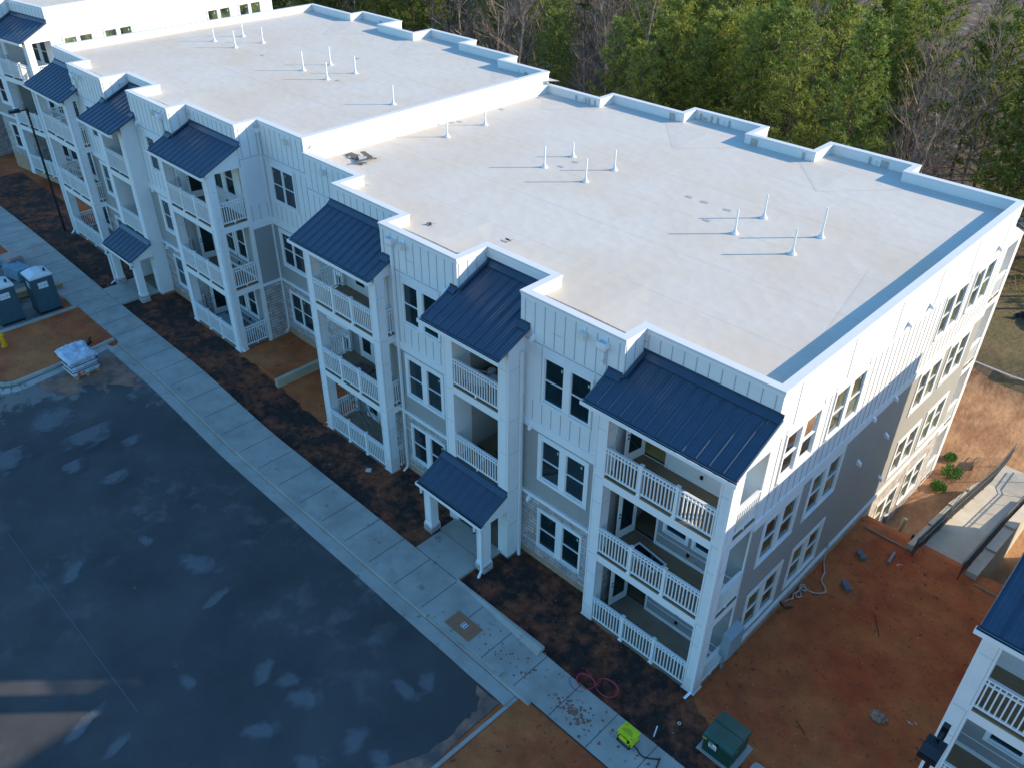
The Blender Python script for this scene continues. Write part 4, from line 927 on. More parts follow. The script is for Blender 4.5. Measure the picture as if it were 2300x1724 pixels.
for i in range(2600):
    x = random.uniform(-60, 1.5); y = random.uniform(-2.05+.25*sm((-30-x)/20), .65 if (-15 < x < -11.7 or -8.2 < x < -4.7 or -35 < x < -31.8) else -.05)
    if -11.35 < x < -8.4 or -38.2 < x < -35.6: continue
    r = random.uniform(.02, .07); z = base(x)+.02
    a = random.random()*6.28; q.raw([(x-r*math.cos(a), y-r*math.sin(a), z), (x+r*math.cos(a), y+r*math.sin(a), z), (x+r*.5*math.sin(a), y-r*.5*math.cos(a), z), (x, y, z+r*.6)], [(0, 1, 3), (1, 2, 3), (2, 0, 3)])
o = single(q, 'mulch_chips', M['mulch'], 'dark mulch and soil clods in the beds along the building', 'mulch'); o['kind'] = 'stuff'
# white hose and black wires by the end wall
q = MB(); hp = [(.04, 8.55, .75), (.06, 8.5, .2), (.15, 8.36, -.17), (.39, 7.97, -.18), (.49, 7.49, -.18), (.75, 7.30, -.18), (.88, 7.10, -.18), (.80, 6.92, -.18), (.62, 6.77, -.18), (.33, 6.69, -.17), (.16, 6.86, -.16), (.06, 6.75, -.15), (.13, 6.56, -.14), (.34, 6.58, -.14), (.34, 6.72, -.13), (.16, 6.70, -.12), (.16, 6.24, -.15), (.28, 6.12, -.16), (.38, 6.28, -.15), (.2, 6.45, -.14), (.10, 6.2, -.15), (.20, 5.95, -.16), (.10, 5.8, -.16), (.06, 5.6, -.15)]
q.tube(hp, .028, 7); single(q, 'pale_hose', mat('pale_hose', (.50, .44, .36), .6, .05), 'pale tangled hose on the soil against the end wall of the long building', 'hose', smooth=True)
for k in range(1):
    q = MB()
    for k in range(5): q.tube([(.03+.02*k, 5.2, .25-.02*k), (.10+.03*k, 5.25, .0), (.20+.03*k, 5.42, -.14), (.34+.02*k, 5.62, -.16)], .014, 5)
    single(q, 'cable_tails', M['dark'], 'bunch of short black cable tails coming out of the stone base of the end wall', 'cables')
# timber edging
M['timber'] = mat('edging_timber', (.30, .18, .10), .85, .15, 5)
for x0, x1, lab in ((.35, 2.2, 'timber edging board between the end wall and the ramp'), (4.55, 6.25, 'timber edging board right of the ramp, running under the dark roof corner')):
    q = MB(T(x0, 11.33, 0, rot=R(0))); q.box(0, x1-x0, -.05, .05, -.75, -.18); single(q, 'timber_edging', M['timber'], lab, 'timber edging')

# sloping concrete ramp with railings
rp = thing('concrete_ramp', 'concrete ramp between the two buildings, falling away from the yard between dark metal railings', 'ramp', (3.15, 14, -.3))
prof = [(11.0, -.26), (16.0, -1.5), (22.2, -3.35), (25.5, -3.5)]
def rz(y):
    for (a, za), (b_, zb) in zip(prof, prof[1:]):
        if y <= b_: return za+(zb-za)*(y-a)/(b_-a)
    return prof[-1][1]
q = MB()
for (a, za), (b_, zb) in zip(prof, prof[1:]): q.slant(2.22, 4.12, a, za, b_, zb, .3 if a < 20 else .2)
q.slant(2.22, 5.9, 21.5, -3.19, 26.5, -3.46, .2); q.build('ramp_deck', M['ramp'], rp)
q = MB()
for x0, x1, lst in ((2.0, 2.215, ((11.35, .05, 13.5, -.42), (13.5, -.33, 15.9, -.93), (15.9, -.85, 18.6, -1.85), (18.6, -1.75, 20.9, -2.75))), (4.125, 4.52, ((11.6, .0, 13.9, -.55), (13.9, -.45, 16.4, -1.05), (16.4, -.95, 21.5, -2.6)))):
    for a, za, b_, zb in lst:
        q.raw([(x0, a, -4.4), (x1, a, -4.4), (x1, b_, -4.4), (x0, b_, -4.4), (x0, a, za), (x1, a, za), (x1, b_, zb), (x0, b_, zb)], [(0, 1, 5, 4), (1, 2, 6, 5), (2, 3, 7, 6), (3, 0, 4, 7), (4, 5, 6, 7)])
q.build('ramp_side_wall', M['ramp'], rp)
M['rail'] = mat('black_steel_rail', (.10, .105, .115), .4, .05, metal=.3)
def steel_rail(x, y0, y1, dzr=.98, step=.105):
    q = MB(); y = y0; i = 0; lastp = None
    while y <= y1:
        z = rz(y)
        if i % 15 == 0: q.box(x-.02, x+.02, y-.02, y+.02, z-.05, z+dzr)
        else: q.box(x-.007, x+.007, y-.007, y+.007, z+.08, z+dzr-.04)
        y += step; i += 1
    for (a, za), (b_, zb) in zip(prof, prof[1:]):
        a2, b2 = max(a, y0), min(b_, y1)
        if a2 < b2:
            for h, r in ((dzr, .022), (.08, .014), (dzr-.16, .012)): q.tube([(x, a2, rz(a2)+h), (x, b2, rz(b2)+h)], r, 6)
            q.tube([(x+(.07 if x < 3 else -.07), a2, rz(a2)+.8), (x+(.07 if x < 3 else -.07), b2, rz(b2)+.8)], .016, 6)
    q.build('ramp_railing', M['rail'], rp)
steel_rail(2.33, 11.15, 24.8); steel_rail(4.02, 11.15, 24.8)
# pipes beside the ramp
z = zg(1.15, 13.3)
q = MB(); q.cyl((1.15, 13.3, z-.1), (1.22, 13.32, z+.75), .085, n=14); single(q, 'pipe_riser', mat('cream_pipe', (.52, .49, .30), .5, .05), 'cream plastic pipe riser standing in the hollow behind the timber edging', 'pipe', smooth=False)
q = MB(); q.cyl((1.9, 12.3, -1.2), (1.9, 12.3, -.25), .05, n=10); single(q, 'black_pipe', M['dark'], 'short black pipe standing against the ramp side wall', 'pipe')
q = MB()
for k in range(4): q.tube([(.1+.05*k, 14.6, -2.0+.02*k), (.3+.05*k, 13.8-.04*k, -2.1), (.62+.05*k, 13.4-.05*k, -1.9), (1.02, 13.3-.05*k, -1.75)], .022, 6)
single(q, 'drain_hoses', M['dark'], 'black drain hoses curving from the wall to the cream pipe riser', 'hoses', smooth=True)
# shrubs in the hollow
M['leaf'] = mat('shrub_leaves', (.10, .24, .035), .6, .35, 8)
def shrub(x, y, r, lab):
    z = zg(x, y); t = thing('shrub', lab, 'shrub', (x, y, z)); q = MB()
    for i in range(520):
        d = Vector((random.gauss(0, 1), random.gauss(0, 1), abs(random.gauss(0, .8)))).normalized()*r*random.uniform(.35, 1.05); c = Vector((x, y, z+.08))+d
        a = Vector((random.gauss(0, 1), random.gauss(0, 1), random.gauss(0, 1))).normalized(); b_ = a.orthogonal().normalized(); s_ = random.uniform(.03, .06)
        q.raw([c-a*s_*1.6, c+b_*s_*.6, c+a*s_*1.6, c-b_*s_*.6], [(0, 1, 2, 3)])
    q.build('foliage', M['leaf'], t); q = MB()
    for i in range(7): a = i*.9; q.tube([(x, y, z), (x+r*.6*math.cos(a), y+r*.6*math.sin(a), z+r*.7)], .01, 4)
    q.build('stem', M['stick'], t)
shrub(.75, 21.2, .5, 'larger bright green shrub in the muddy hollow, nearer the mud bank'); shrub(.70, 19.8, .36, 'smaller bright green shrub in the muddy hollow, nearer the end wall'); shrub(.25, 22.4, .3, 'small green shrub half hidden by the far corner of the long building')
q = MB(); q.tube([(-2.6, 31.4, zg(-2, 31)+.12), (0, 31.2, zg(0, 31)+.15), (2.5, 31.6, zg(2, 31)+.12), (5.5, 31.3, zg(5, 31)+.12)], .05, 6); single(q, 'white_pipe_line', M['pvc'], 'long thin white pipe lying between the mud bank and the rough grass', 'pipe')
q = MB(); q.box(1.28, 1.36, 22.3, 23.2, zg(1.3, 22.6), zg(1.3, 22.6)+.35); single(q, 'board_edging', M['timber'], 'dark board set on edge in the mud beside the larger shrub', 'board')

# portable toilets
def toilet(x, y, lab):
    z = base(x)+.012; t = thing('portable_toilet', lab, 'portable toilet', (x, y, z), 'portable toilets by the kerb'); Mt = T(x, y, z); wd = .53
    q = MB(Mt); q.box(-wd, wd, -wd, wd, .10, 2.02)
    for u in (-.32, 0, .32): q.box(wd, wd+.012, u-.012, u+.012, .18, 1.3); q.box(u-.012, u+.012, -wd-.012, -wd, .18, 1.9)
    for sx in (-1, 1):
        for sy in (-1, 1): q.box(sx*wd-.03, sx*wd+.03, sy*wd-.03, sy*wd+.03, .10, 2.02)
    q.build('cabin', M['toilet'], t)
    q = MB(Mt); q.box(-wd-.04, wd+.04, -wd-.04, wd+.04, 0, .10); q.build('skid_base', M['dark'], t)
    q = MB(Mt); e = wd+.05
    q.raw([(-e, -e, 2.0), (e, -e, 2.0), (e, e, 2.0), (-e, e, 2.0), (-e, -e, 2.10), (e, -e, 2.10), (e, e, 2.10), (-e, e, 2.10), (-e+.12, -e*.35, 2.26), (e-.12, -e*.35, 2.26), (e-.12, e*.35, 2.26), (-e+.12, e*.35, 2.26)],
          [(0, 3, 2, 1), (0, 1, 5, 4), (1, 2, 6, 5), (2, 3, 7, 6), (3, 0, 4, 7), (4, 5, 9, 8), (5, 6, 10, 9), (6, 7, 11, 10), (7, 4, 8, 11), (8, 9, 10, 11)]); q.build('roof', M['toiletroof'], t)
    q = MB(Mt); q.cyl((.3, .33, 2.15), (.3, .33, 2.36), .055, n=10); q.build('vent_stack', M['dark'], t)
    q = MB(Mt); q.box(wd+.013, wd+.022, -.24, .24, 1.42, 1.74); q.box(-.24, .24, -wd-.022, -wd-.013, 1.42, 1.74); sg = q.build('sign', M['trim'], t)
    for place in (0, 1):
        cu = bpy.data.curves.new('lettering', 'FONT'); cu.body = 'United'; cu.size = .19; cu.extrude = .002; cu.shear = .35; cu.align_x = 'CENTER'
        to = bpy.data.objects.new('lettering', cu); COL.objects.link(to); dg = bpy.context.evaluated_depsgraph_get(); me = bpy.data.meshes.new_from_object(to.evaluated_get(dg)); bpy.data.objects.remove(to)
        me.materials.clear(); me.materials.append(M['ink']); lo = bpy.data.objects.new('lettering', me); COL.objects.link(lo); lo.parent = sg
        lo.rotation_euler = (R(90), 0, R(90)) if place == 0 else (R(90), 0, 0); lo.location = (wd+.0245, 0, 1.52) if place == 0 else (0, -wd-.0245, 1.52)
    q = MB(Mt)
    for k in range(9):
        u = -.2+k*.05; zz_ = 1.675+.022*math.sin(k*.8); q.box(wd+.0225, wd+.0245, u, u+.052, zz_, zz_+.014); q.box(wd+.0225, wd+.0245, u*.8, u*.8+.03, 1.46, 1.475)
    q.build('logo_wave', M['ink'], sg)
M['toilet'] = mat('slate_blue_plastic', (.045, .095, .125), .45, .06, 3); M['toiletroof'] = mat('white_plastic_roof', (.62, .66, .68), .45, .03, 3); M['ink'] = mat('blue_print', (.02, .09, .35), .5, 0)
toilet(-38.25, -4.98, 'portable toilet with white roof standing close to the sidewalk'); toilet(-38.35, -6.85, 'portable toilet with white roof cut by the left edge of the picture'); 
# building material stacks beyond the toilets
M['blueboard'] = mat('blue_wrapped_boards', (.16, .28, .34), .6, .3, 5); M['pinkboard'] = mat('pinkish_boards', (.42, .30, .27), .7, .1, 4)
def stack(x, y, rot, L_, W_, n, th, m, lab, z0=0, ragged=.04):
    q = MB(T(x, y, base(x)+.015+z0, rot=rot))
    q.box(-L_/2+.1, -L_/2+.2, -W_/2, W_/2, 0, .08); q.box(L_/2-.2, L_/2-.1, -W_/2, W_/2, 0, .08)
    for k in range(n):
        a = random.uniform(-ragged, ragged); b_ = random.uniform(-ragged, ragged); q.box(-L_/2+a, L_/2+a, -W_/2+b_, W_/2+b_, .081+k*th, .081+k*th+th-.006)
    return single(q, 'board_stack', m, lab, 'board stack', 'building material left beyond the toilets')
stack(-43.0, -4.75, R(12), 1.5, .8, 9, .07, M['blueboard'], 'stack of bluish wrapped boards beyond the portable toilets')
stack(-44.1, -4.5, R(8), 1.0, .7, 12, .07, M['pinkboard'], 'taller stack of pinkish boards beside the bluish stack')
stack(-40.4, -5.3, R(84), 2.6, .5, 6, .06, M['wood'], 'long low stack of lumber directly behind the first portable toilet')
stack(-45.6, -5.0, R(40), 2.8, .7, 5, .05, M['blueboard'], 'loose slatted grating stack at the left edge, farthest along the kerb')
stack(-41.3, -7.0, R(10), 1.6, 1.1, 7, .09, M['pinkboard'], 'stack of crated boards at the left edge behind the second toilet')
stack(-39.9, -4.2, R(95), 1.3, .35, 3, .1, M['wood'], 'short pile of planks between the kerb and the first toilet')
# wrapped pallet
pl = thing('wrapped_pallet', 'pallet of bagged blocks wrapped in clear plastic with black straps beside the kerb', 'pallet', (-30.8, -6.2, .56))
Mp = T(-30.85, -6.2, .562, rot=R(3)); M['wrap'] = mat('clear_plastic_wrap', (.40, .48, .56), .25, .35, 3.5, spec=.8, bump=1., bscale=7, col2=(.62, .66, .70), mix=(.4, .6), mscale=2.5)
q = MB(Mp)
for u in (-.5, 0, .5): q.box(-.56, .56, u-.05, u+.05, 0, .09)
for k in range(6): q.box(-.56+k*.2, -.44+k*.2, -.62, .62, .09, .11)
q.build('wooden_pallet', M['wood'], pl)
for k, (a, s_) in enumerate(((.115, 1.0), (.42, .97), (.72, .94))):
    bm = bmesh.new(); bmesh.ops.create_cube(bm, size=1); bmesh.ops.subdivide_edges(bm, edges=bm.edges[:], cuts=7, use_grid_fill=True)
    for v in bm.verts:
        n_v = noise.noise(v.co*3+Vector((k*7, 0, 0)))*.05+noise.noise(v.co*9+Vector((k*3, 0, 0)))*.03
        f = 1+n_v*1.2; e = 1-.12*abs(v.co.z*2)**3
        v.co = Vector((v.co.x*1.12*s_*f*e, v.co.y*1.28*s_*f*e, a+.16+v.co.z*.30+n_v*.3))
        v.co = Mp @ v.co
    me = bpy.data.meshes.new('wrapped_layer'); off = Vector(WL[pl.name])
    for v in bm.verts: v.co -= off
    bm.to_mesh(me); bm.free(); me.materials.append(M['wrap']); me.polygons.foreach_set('use_smooth', [True]*len(me.polygons)); o = bpy.data.objects.new('wrapped_layer', me); COL.objects.link(o); o.parent = pl
q = MB(Mp)
for zz_ in (.40, .71): 
    pr = [(-.57, -.64), (.57, -.64), (.57, .64), (-.57, .64), (-.57, -.64)]; q.tube([(x_, y_, zz_) for x_, y_ in pr], .02, 6)
q.build('strap', M['dark'], pl)
bm = bmesh.new(); bmesh.ops.create_grid(bm, x_segments=18, y_segments=18, size=.5)
for v in bm.verts:
    x_, y_ = v.co.x*1.35-.12, v.co.y*1.4; v.co = Vector((x_, y_, 1.05+.05*noise.noise(Vector((x_*5, y_*5, 1)))+.03*noise.noise(Vector((x_*14, y_*14, 3)))-(max(0, abs(y_)-.55))*.8-(max(0, x_-.45))*1.2+(.12 if x_ < -.55 else 0))); v.co = Mp @ v.co-Vector(WL[pl.name])
me = bpy.data.meshes.new('loose_sheet'); bm.to_mesh(me); bm.free(); me.materials.append(M['wrap']); me.polygons.foreach_set('use_smooth', [True]*len(me.polygons)); o = bpy.data.objects.new('loose_sheet', me); COL.objects.link(o); o.parent = pl
q = MB(Mp); q.box(.56, .585, -.45, -.3, .18, .34); q.box(.56, .585, -.25, -.1, .25, .31); q.build('red_print', mat('red_print', (.6, .08, .06), .5, 0), pl)
# hydrant
hy = thing('fire_hydrant', 'yellow fire hydrant on the soil island at the left edge', 'fire hydrant', (-35.7, -8.05, .62))
M['hyd'] = mat('hydrant_yellow', (.72, .38, .01), .45, .06); q = MB(); c = (-35.7, -8.05)
q.cyl((*c, .60), (*c, .66), .16, n=14); q.cyl((*c, .66), (*c, 1.22), .105, n=14); q.cyl((*c, 1.22), (*c, 1.26), .15, n=14); q.cyl((*c, 1.26), (*c, 1.38), .12, .05, 14); q.cyl((*c, 1.38), (*c, 1.44), .03, n=6); q.build('barrel', M['hyd'], hy)
q = MB(); q.cyl((c[0]-.22, c[1], 1.08), (c[0]+.22, c[1], 1.08), .055, n=10); q.cyl((c[0], c[1]-.24, 1.02), (c[0], c[1], 1.02), .07, n=10); q.build('nozzle', M['hyd'], hy)
q = MB(); q.cyl((-33.1, -4.9, .64), (-32.7, -5.3, .68), .12, .06, 8); q.cyl((-32.9, -5.15, .64), (-33.5, -4.7, .66), .07, .04, 8)
single(q, 'dark_bag', M['dark'], 'dark crumpled bag lying on the soil island near the wrapped pallet', 'bag')

# street lamps
def lamp(x, y, z, H, rot, lab, head=.62):
    t = thing('street_lamp', lab, 'street lamp', (x, y, z)); Mt = T(x, y, z, rot=rot)
    q = MB(Mt); q.cyl((0, 0, 0), (0, 0, H), .075, .055, 12); q.cyl((0, 0, 0), (0, 0, .12), .16, .13, 12); q.box(-.07, .07, -.07, .07, H-.35, H+.05); q.build('pole', M['lampblack'], t)
    q = MB(Mt); q.box(-.035, .035, -.35, .0, H-.12, H-.04); q.build('arm', M['lampblack'], t)
    q = MB(Mt); q.box(-.19, .19, -.35-head, -.35, H-.14, H-.03); q.box(-.17, .17, -.35-head+.03, -.62, H-.03, H+.0)
    for k in range(5): q.box(-.16+k*.08-.008, -.16+k*.08+.008, -.62, -.38, H-.03, H+.02)
    q.cyl((.0, -.42, H-.03), (0, -.42, H+.06), .035, n=10); q.build('lamp_head', M['lampblack'], t)
    q = MB(Mt); q.box(-.15, .15, -.32-head+.05, -.6, H-.146, H-.141); q.build('lens', M['lens'], t)
M['lampblack'] = mat('black_powdercoat', (.008, .009, .012), .4, .1, spec=.5)
lamp(-47.5, -.35, .5, 7.75, R(-14), 'tall black street lamp standing in front of the far end of the long building')
lamp(6.55, -2.0, 0, 7.5, R(0), 'black street lamp seen from above its head at the lower right corner')

# ------------------------------------------------------------------ the woods behind
def leafmat(name, a, b, tr=.35):
    m = bpy.data.materials.new(name); m.use_nodes = True; n = m.node_tree; L = n.links; p = n.nodes['Principled BSDF']; p.inputs['Roughness'].default_value = .55
    oi = n.nodes.new('ShaderNodeObjectInfo'); tc = n.nodes.new('ShaderNodeTexCoord'); nz = n.nodes.new('ShaderNodeTexNoise'); nz.inputs['Scale'].default_value = 1.1; L.new(tc.outputs['Object'], nz.inputs['Vector'])
    ad = n.nodes.new('ShaderNodeMath'); ad.operation = 'MULTIPLY_ADD'; ad.inputs[1].default_value = .45; L.new(oi.outputs['Random'], ad.inputs[0]); 
    m2 = n.nodes.new('ShaderNodeMath'); m2.operation = 'SUBTRACT'; m2.inputs[1].default_value = .22; L.new(nz.outputs[0], m2.inputs[0]); L.new(m2.outputs[0], ad.inputs[2])
    q = n.nodes.new('ShaderNodeMix'); q.data_type = 'RGBA'; q.inputs['A'].default_value = (*a, 1); q.inputs['B'].default_value = (*b, 1); L.new(ad.outputs[0], q.inputs['Factor'])
    L.new(q.outputs['Result'], p.inputs['Base Color']); t = n.nodes.new('ShaderNodeBsdfTranslucent'); L.new(q.outputs['Result'], t.inputs[0]); x = n.nodes.new('ShaderNodeMixShader'); x.inputs[0].default_value = tr
    L.new(p.outputs[0], x.inputs[1]); L.new(t.outputs[0], x.inputs[2]); L.new(x.outputs[0], n.nodes['Material Output'].inputs[0]); return m
M['needle'] = leafmat('pine_needles', (.10, .17, .03), (.36, .38, .07))
M['deadleaf'] = leafmat('dead_leaves', (.16, .07, .03), (.26, .14, .06))
M['bark'] = mat('pine_bark', (.13, .085, .06), .9, .25, 4)
M['palebark'] = mat('pale_bark', (.27, .21, .165), .85, .3, 2, col2=(.15, .11, .09), mix=(.45, .6), mscale=1.5)
def rnd(a, b): return random.uniform(a, b)
def limb(mb, p, d, L_, r, segs, droop=0., wig=.15, n=4, r1=.3):
    pts = [Vector(p)]; d = Vector(d).normalized()
    for i in range(segs):
        d = (d+Vector((rnd(-wig, wig), rnd(-wig, wig), rnd(-wig, wig)+droop))).normalized(); pts.append(pts[-1]+d*L_/segs)
    for i in range(segs): mb.cyl(pts[i], pts[i+1], r*(1-(1-r1)*i/segs), r*(1-(1-r1)*(i+1)/segs), n, False)
    return pts
def pine_mesh(h, seed, dens=1.):
    random.seed(seed); tr = MB(); fo = MB(); pts = limb(tr, (0, 0, -.3), (0, 0, 1), h, .13, 9, .0, .03, 7, .12)
    def at(t): k = t*9; i = min(8, int(k)); return pts[i].lerp(pts[i+1], k-i)
    nb = int(62*dens)
    for b in range(nb):
        t = .22+.76*(b/nb)**.9; p = at(t); a = b*2.4+rnd(-.4, .4); env = (1-((t-.22)/.80))**.62*(.75+.25*min(1, (t-.2)*6)); L_ = (2.5*env+.35)*rnd(.7, 1.15)
        e = rnd(.0, .35)+t*.5; d = Vector((math.cos(a)*math.cos(e), math.sin(a)*math.cos(e), math.sin(e)))
        bp = limb(tr, p, d, L_, .035, 4, .06, .12, 3, .35)
        nt_ = int(7+L_*6.4)
        for k in range(nt_):
            u = .22+.78*(k+rnd(0, 1))/nt_; i = min(3, int(u*4)); c = bp[i].lerp(bp[i+1], u*4-i)+Vector((rnd(-1, 1), rnd(-1, 1), rnd(-.6, .8)))*(.13+.13*L_*u)
            ax = (d+Vector((rnd(-.9, .9), rnd(-.9, .9), rnd(0, 1.1)))).normalized()
            for q in range(12):
                nd = (ax*.8+Vector((rnd(-1, 1), rnd(-1, 1), rnd(-1, 1)))).normalized(); ln = rnd(.20, .36); sd = nd.cross(Vector((rnd(-1, 1), rnd(-1, 1), rnd(-1, 1)))).normalized()*.030
                fo.raw([c-sd, c+sd, c+nd*ln], [(0, 1, 2)])
    return tr, fo
def bare_mesh(h, seed, leafy=0):
    random.seed(seed); tr = MB(); fo = MB(); lean = Vector((rnd(-.12, .12), rnd(-.12, .12), 1)); pts = limb(tr, (0, 0, -.3), lean, h, rnd(.11, .19), 9, .02, .055, 6, .15)
    for b in range(26):
        t = rnd(.3, .97); k = t*9; i = min(8, int(k)); p = pts[i].lerp(pts[i+1], k-i); a = b*2.4+rnd(-.5, .5); e = rnd(.35, 1.0); L_ = h*.26*(1.15-t)+rnd(.6, 1.3)
        bp = limb(tr, p, (math.cos(a)*math.cos(e), math.sin(a)*math.cos(e), math.sin(e)), L_, .045*(1.2-t)+.012, 5, .05, .2, 3, .3)
        for c in range(5):
            j = random.randint(1, 4); d2 = (bp[j+1]-bp[j]).normalized()+Vector((rnd(-.8, .8), rnd(-.8, .8), rnd(-.1, .7))); cp = limb(tr, bp[j], d2, L_*rnd(.25, .5), .015, 3, .04, .25, 3, .4)
            for e_ in range(3):
                j2 = random.randint(0, 2); d3 = (cp[j2+1]-cp[j2]).normalized()+Vector((rnd(-.9, .9), rnd(-.9, .9), rnd(-.2, .8))); tp = limb(tr, cp[j2], d3, rnd(.3, .8), .008, 2, .03, .3, 3, .5)
                if leafy and random.random() < .6:
                    for z_ in range(leafy): c_ = tp[-1]+Vector((rnd(-.2, .2),)*3); v_ = Vector((rnd(-1, 1), rnd(-1, 1), rnd(-1, 1))).normalized()*.07; w_ = v_.orthogonal()*.8; fo.raw([c_-v_, c_+w_, c_+v_], [(0, 1, 2)])
    return tr, fo
ZERO = bpy.data.objects.new
def proto(mk, name, label, cat, bark, leaf):
    tr, fo = mk; tm_ = MB(); a = tr.build('trunk', bark); b_ = fo.build('crown' if leaf is not None else 'crown', leaf or bark) if fo.f else None
    ms_ = [a.data]+([b_.data] if b_ else []); bpy.data.objects.remove(a); 
    if b_: bpy.data.objects.remove(b_)
    return (name, label, cat, ms_)
PN = [proto(pine_mesh(h, 20+i, d), 'pine_tree', 'green pine tree in the woods behind the long building', 'tree', M['bark'], M['needle']) for i, (h, d) in enumerate(((14, 1.), (12.5, 1.1), (15.5, 1.), (11, 1.15), (13.5, .8)))]
BR = [proto(bare_mesh(h, 60+i, lf), 'bare_tree', 'leafless pale-barked tree in the woods behind the long building', 'tree', M['palebark'], M['deadleaf']) for i, (h, lf) in enumerate(((15, 0), (13, 0), (16.5, 0), (12, 1), (14, 0)))]
def plant(pr, x, y, sc, rot, grp):
    name, label, cat, ms_ = pr; o = bpy.data.objects.new(name, None); COL.objects.link(o); o.location = (x, y, zg(x, y)-.1); o.rotation_euler = (rnd(-.03, .03), rnd(-.03, .03), rot); o.scale = (sc, sc, sc)
    o['label'] = label; o['category'] = cat; o['group'] = grp
    for me, nm in zip(ms_, ('trunk', 'crown')): c = bpy.data.objects.new(nm, me); COL.objects.link(c); c.parent = o
random.seed(11)
cl = Vector((7.347, -15.859, 23.3))
def pxu(x, y, z):
    v = Vector((x, y, z))-cl; d = v.dot(fw); return 1150+1899*v.dot(r2)/d, 862-1899*v.dot(u2)/d
row = 0; y = 33.; cnt = [0, 0]
while y < 118:
    stp = 3.3+(y-33)*.035; xr_ = 7.35-.17*(y+15.86)+4; xl_ = 7.35-1.72*(y+15.86)
    x = xr_+rnd(-1, 1)
    while x > xl_:
        xx, yy = x+rnd(-1.3, 1.3), y+rnd(-1.5, 1.5); u, v = pxu(xx, yy, 6)
        x -= stp*rnd(.8, 1.25)
        if xx > -9 and yy < 41.5: continue
        if xx < -50 and yy < 40: continue
        dist = math.hypot(xx-7.3, yy+15.9)
        if u < 540 and dist < 75: continue
        zone = (955 < u < 1215) or (1270 < u < 1420) or (2070 < u < 2215) or (u > 2215 and yy > 52)
        f_ = noise.noise(Vector((xx*.09, yy*.09, 3)))
        if zone: p_ = .13
        elif u > 1880 and yy > 60: p_ = .15
        else: p_ = .84+f_*.4
        if dist > 120 and random.random() < .4: continue
        if zone and random.random() < .15: continue
        if random.random() < p_: plant(random.choice(PN), xx, yy, rnd(.92, 1.28), rnd(0, 6.28), 'pines behind the building'); cnt[0] += 1
        else: plant(random.choice(BR), xx, yy, rnd(.75, 1.12), rnd(0, 6.28), 'bare trees behind the building'); cnt[1] += 1
    y += stp*.95
print('trees', cnt)
# tangle of saplings, vines and dead leaves between the trunks
q = MB(); q2 = MB()
for i in range(5200):
    y = 31.5+abs(random.gauss(0, 1))*16; xr_ = 7.35-.17*(y+15.86)+6; x = rnd(7.35-1.6*(y+15.86), xr_)
    if x > -10 and y < 40.5: continue
    z = zg(x, y)
    if random.random() < .55:
        h = rnd(.8, 3.8); d = Vector((rnd(-.5, .5), rnd(-.5, .5), 1)); p0 = Vector((x, y, z-.1)); p1 = p0+d*h*.5; p2 = p1+(d+Vector((rnd(-.5, .5), rnd(-.5, .5), 0)))*h*.5
        q.cyl(p0, p1, .022, .016, 3, False); q.cyl(p1, p2, .016, .006, 3, False); q.cyl(p1, p1+Vector((rnd(-.6, .6), rnd(-.6, .6), .5)), .01, .004, 3, False)
    else:
        r = rnd(.25, .8)
        for k in range(12):
            c_ = Vector((x+random.gauss(0, r), y+random.gauss(0, r), z+abs(random.gauss(0, r*.8)))); v_ = Vector((rnd(-1, 1), rnd(-1, 1), rnd(-1, 1))).normalized()*rnd(.06, .16); w_ = v_.orthogonal()*.7; q2.cur = 0 if random.random() < .62 else 1; q2.raw([c_-v_, c_+w_, c_+v_], [(0, 1, 2)])
o = single(q, 'undergrowth_stems', M['palebark'], 'tangle of thin bare saplings under the trees', 'undergrowth'); o['kind'] = 'stuff'
o = single(q2, 'undergrowth_leaves', [M['deadleaf'], M['needle']], 'brown and green undergrowth at the foot of the woods', 'undergrowth'); o['kind'] = 'stuff'
q = MB()
for i in range(7000):
    x, y = rnd(-14, 7), rnd(30.5, 42); z = zg(x, y); a = rnd(0, 6.28); l_ = rnd(.05, .16); q.raw([(x, y, z), (x+.02*math.cos(a), y+.02*math.sin(a), z), (x+rnd(-.06, .06), y+rnd(-.06, .06), z+l_)], [(0, 1, 2)])
o = single(q, 'grass_blades', M['grass'], 'rough dry grass between the mud and the woods', 'grass'); o['kind'] = 'stuff'

# ------------------------------------------------------------------ things left on the roof and balconies
M['foil'] = mat('crumpled_sheet_metal', (.45, .47, .48), .35, .1, 10, metal=.4); M['darksheet'] = mat('dark_board', (.13, .105, .09), .8, .2, 8)
q = MB()
for k in range(11):
    q.cur = 0 if k % 2 else 1
    a = rnd(0, 3.1); cx, cy = -22.0+rnd(-.5, .5), 4.9+rnd(-.3, .35); l_, w_ = rnd(.2, .5), rnd(.06, .22); z = ZR+.012+k*.012; t_ = rnd(-.05, .08)
    c_, s_ = math.cos(a), math.sin(a); q.prism([(cx+c_*l_-s_*w_, cy+s_*l_+c_*w_, t_), (cx-c_*l_-s_*w_, cy-s_*l_+c_*w_, 0), (cx-c_*l_+s_*w_, cy-s_*l_-c_*w_, 0), (cx+c_*l_+s_*w_, cy+s_*l_-c_*w_, t_*.5)], (0, 0, z), (0, 0, z+.01))
single(q, 'roofing_scraps', [M['foil'], M['darksheet']], 'heap of metal and board scraps on the flat roof near the step wall', 'scraps')
for x, y, lab in ((-14.77, 2.5, 'small dark crumpled scrap on the roof edge above the middle balconies'), (-11.85, 3.6, 'lone dark scrap on the roof behind the entrance tower')):
    q = MB()
    for k in range(4): q.prism([(x+rnd(-.18, .18), y+rnd(-.1, .1), rnd(0, .08)) for _ in range(3)], (0, 0, ZR+.02), (0, 0, ZR+.03))
    single(q, 'roof_scrap', M['darksheet'], lab, 'scrap')
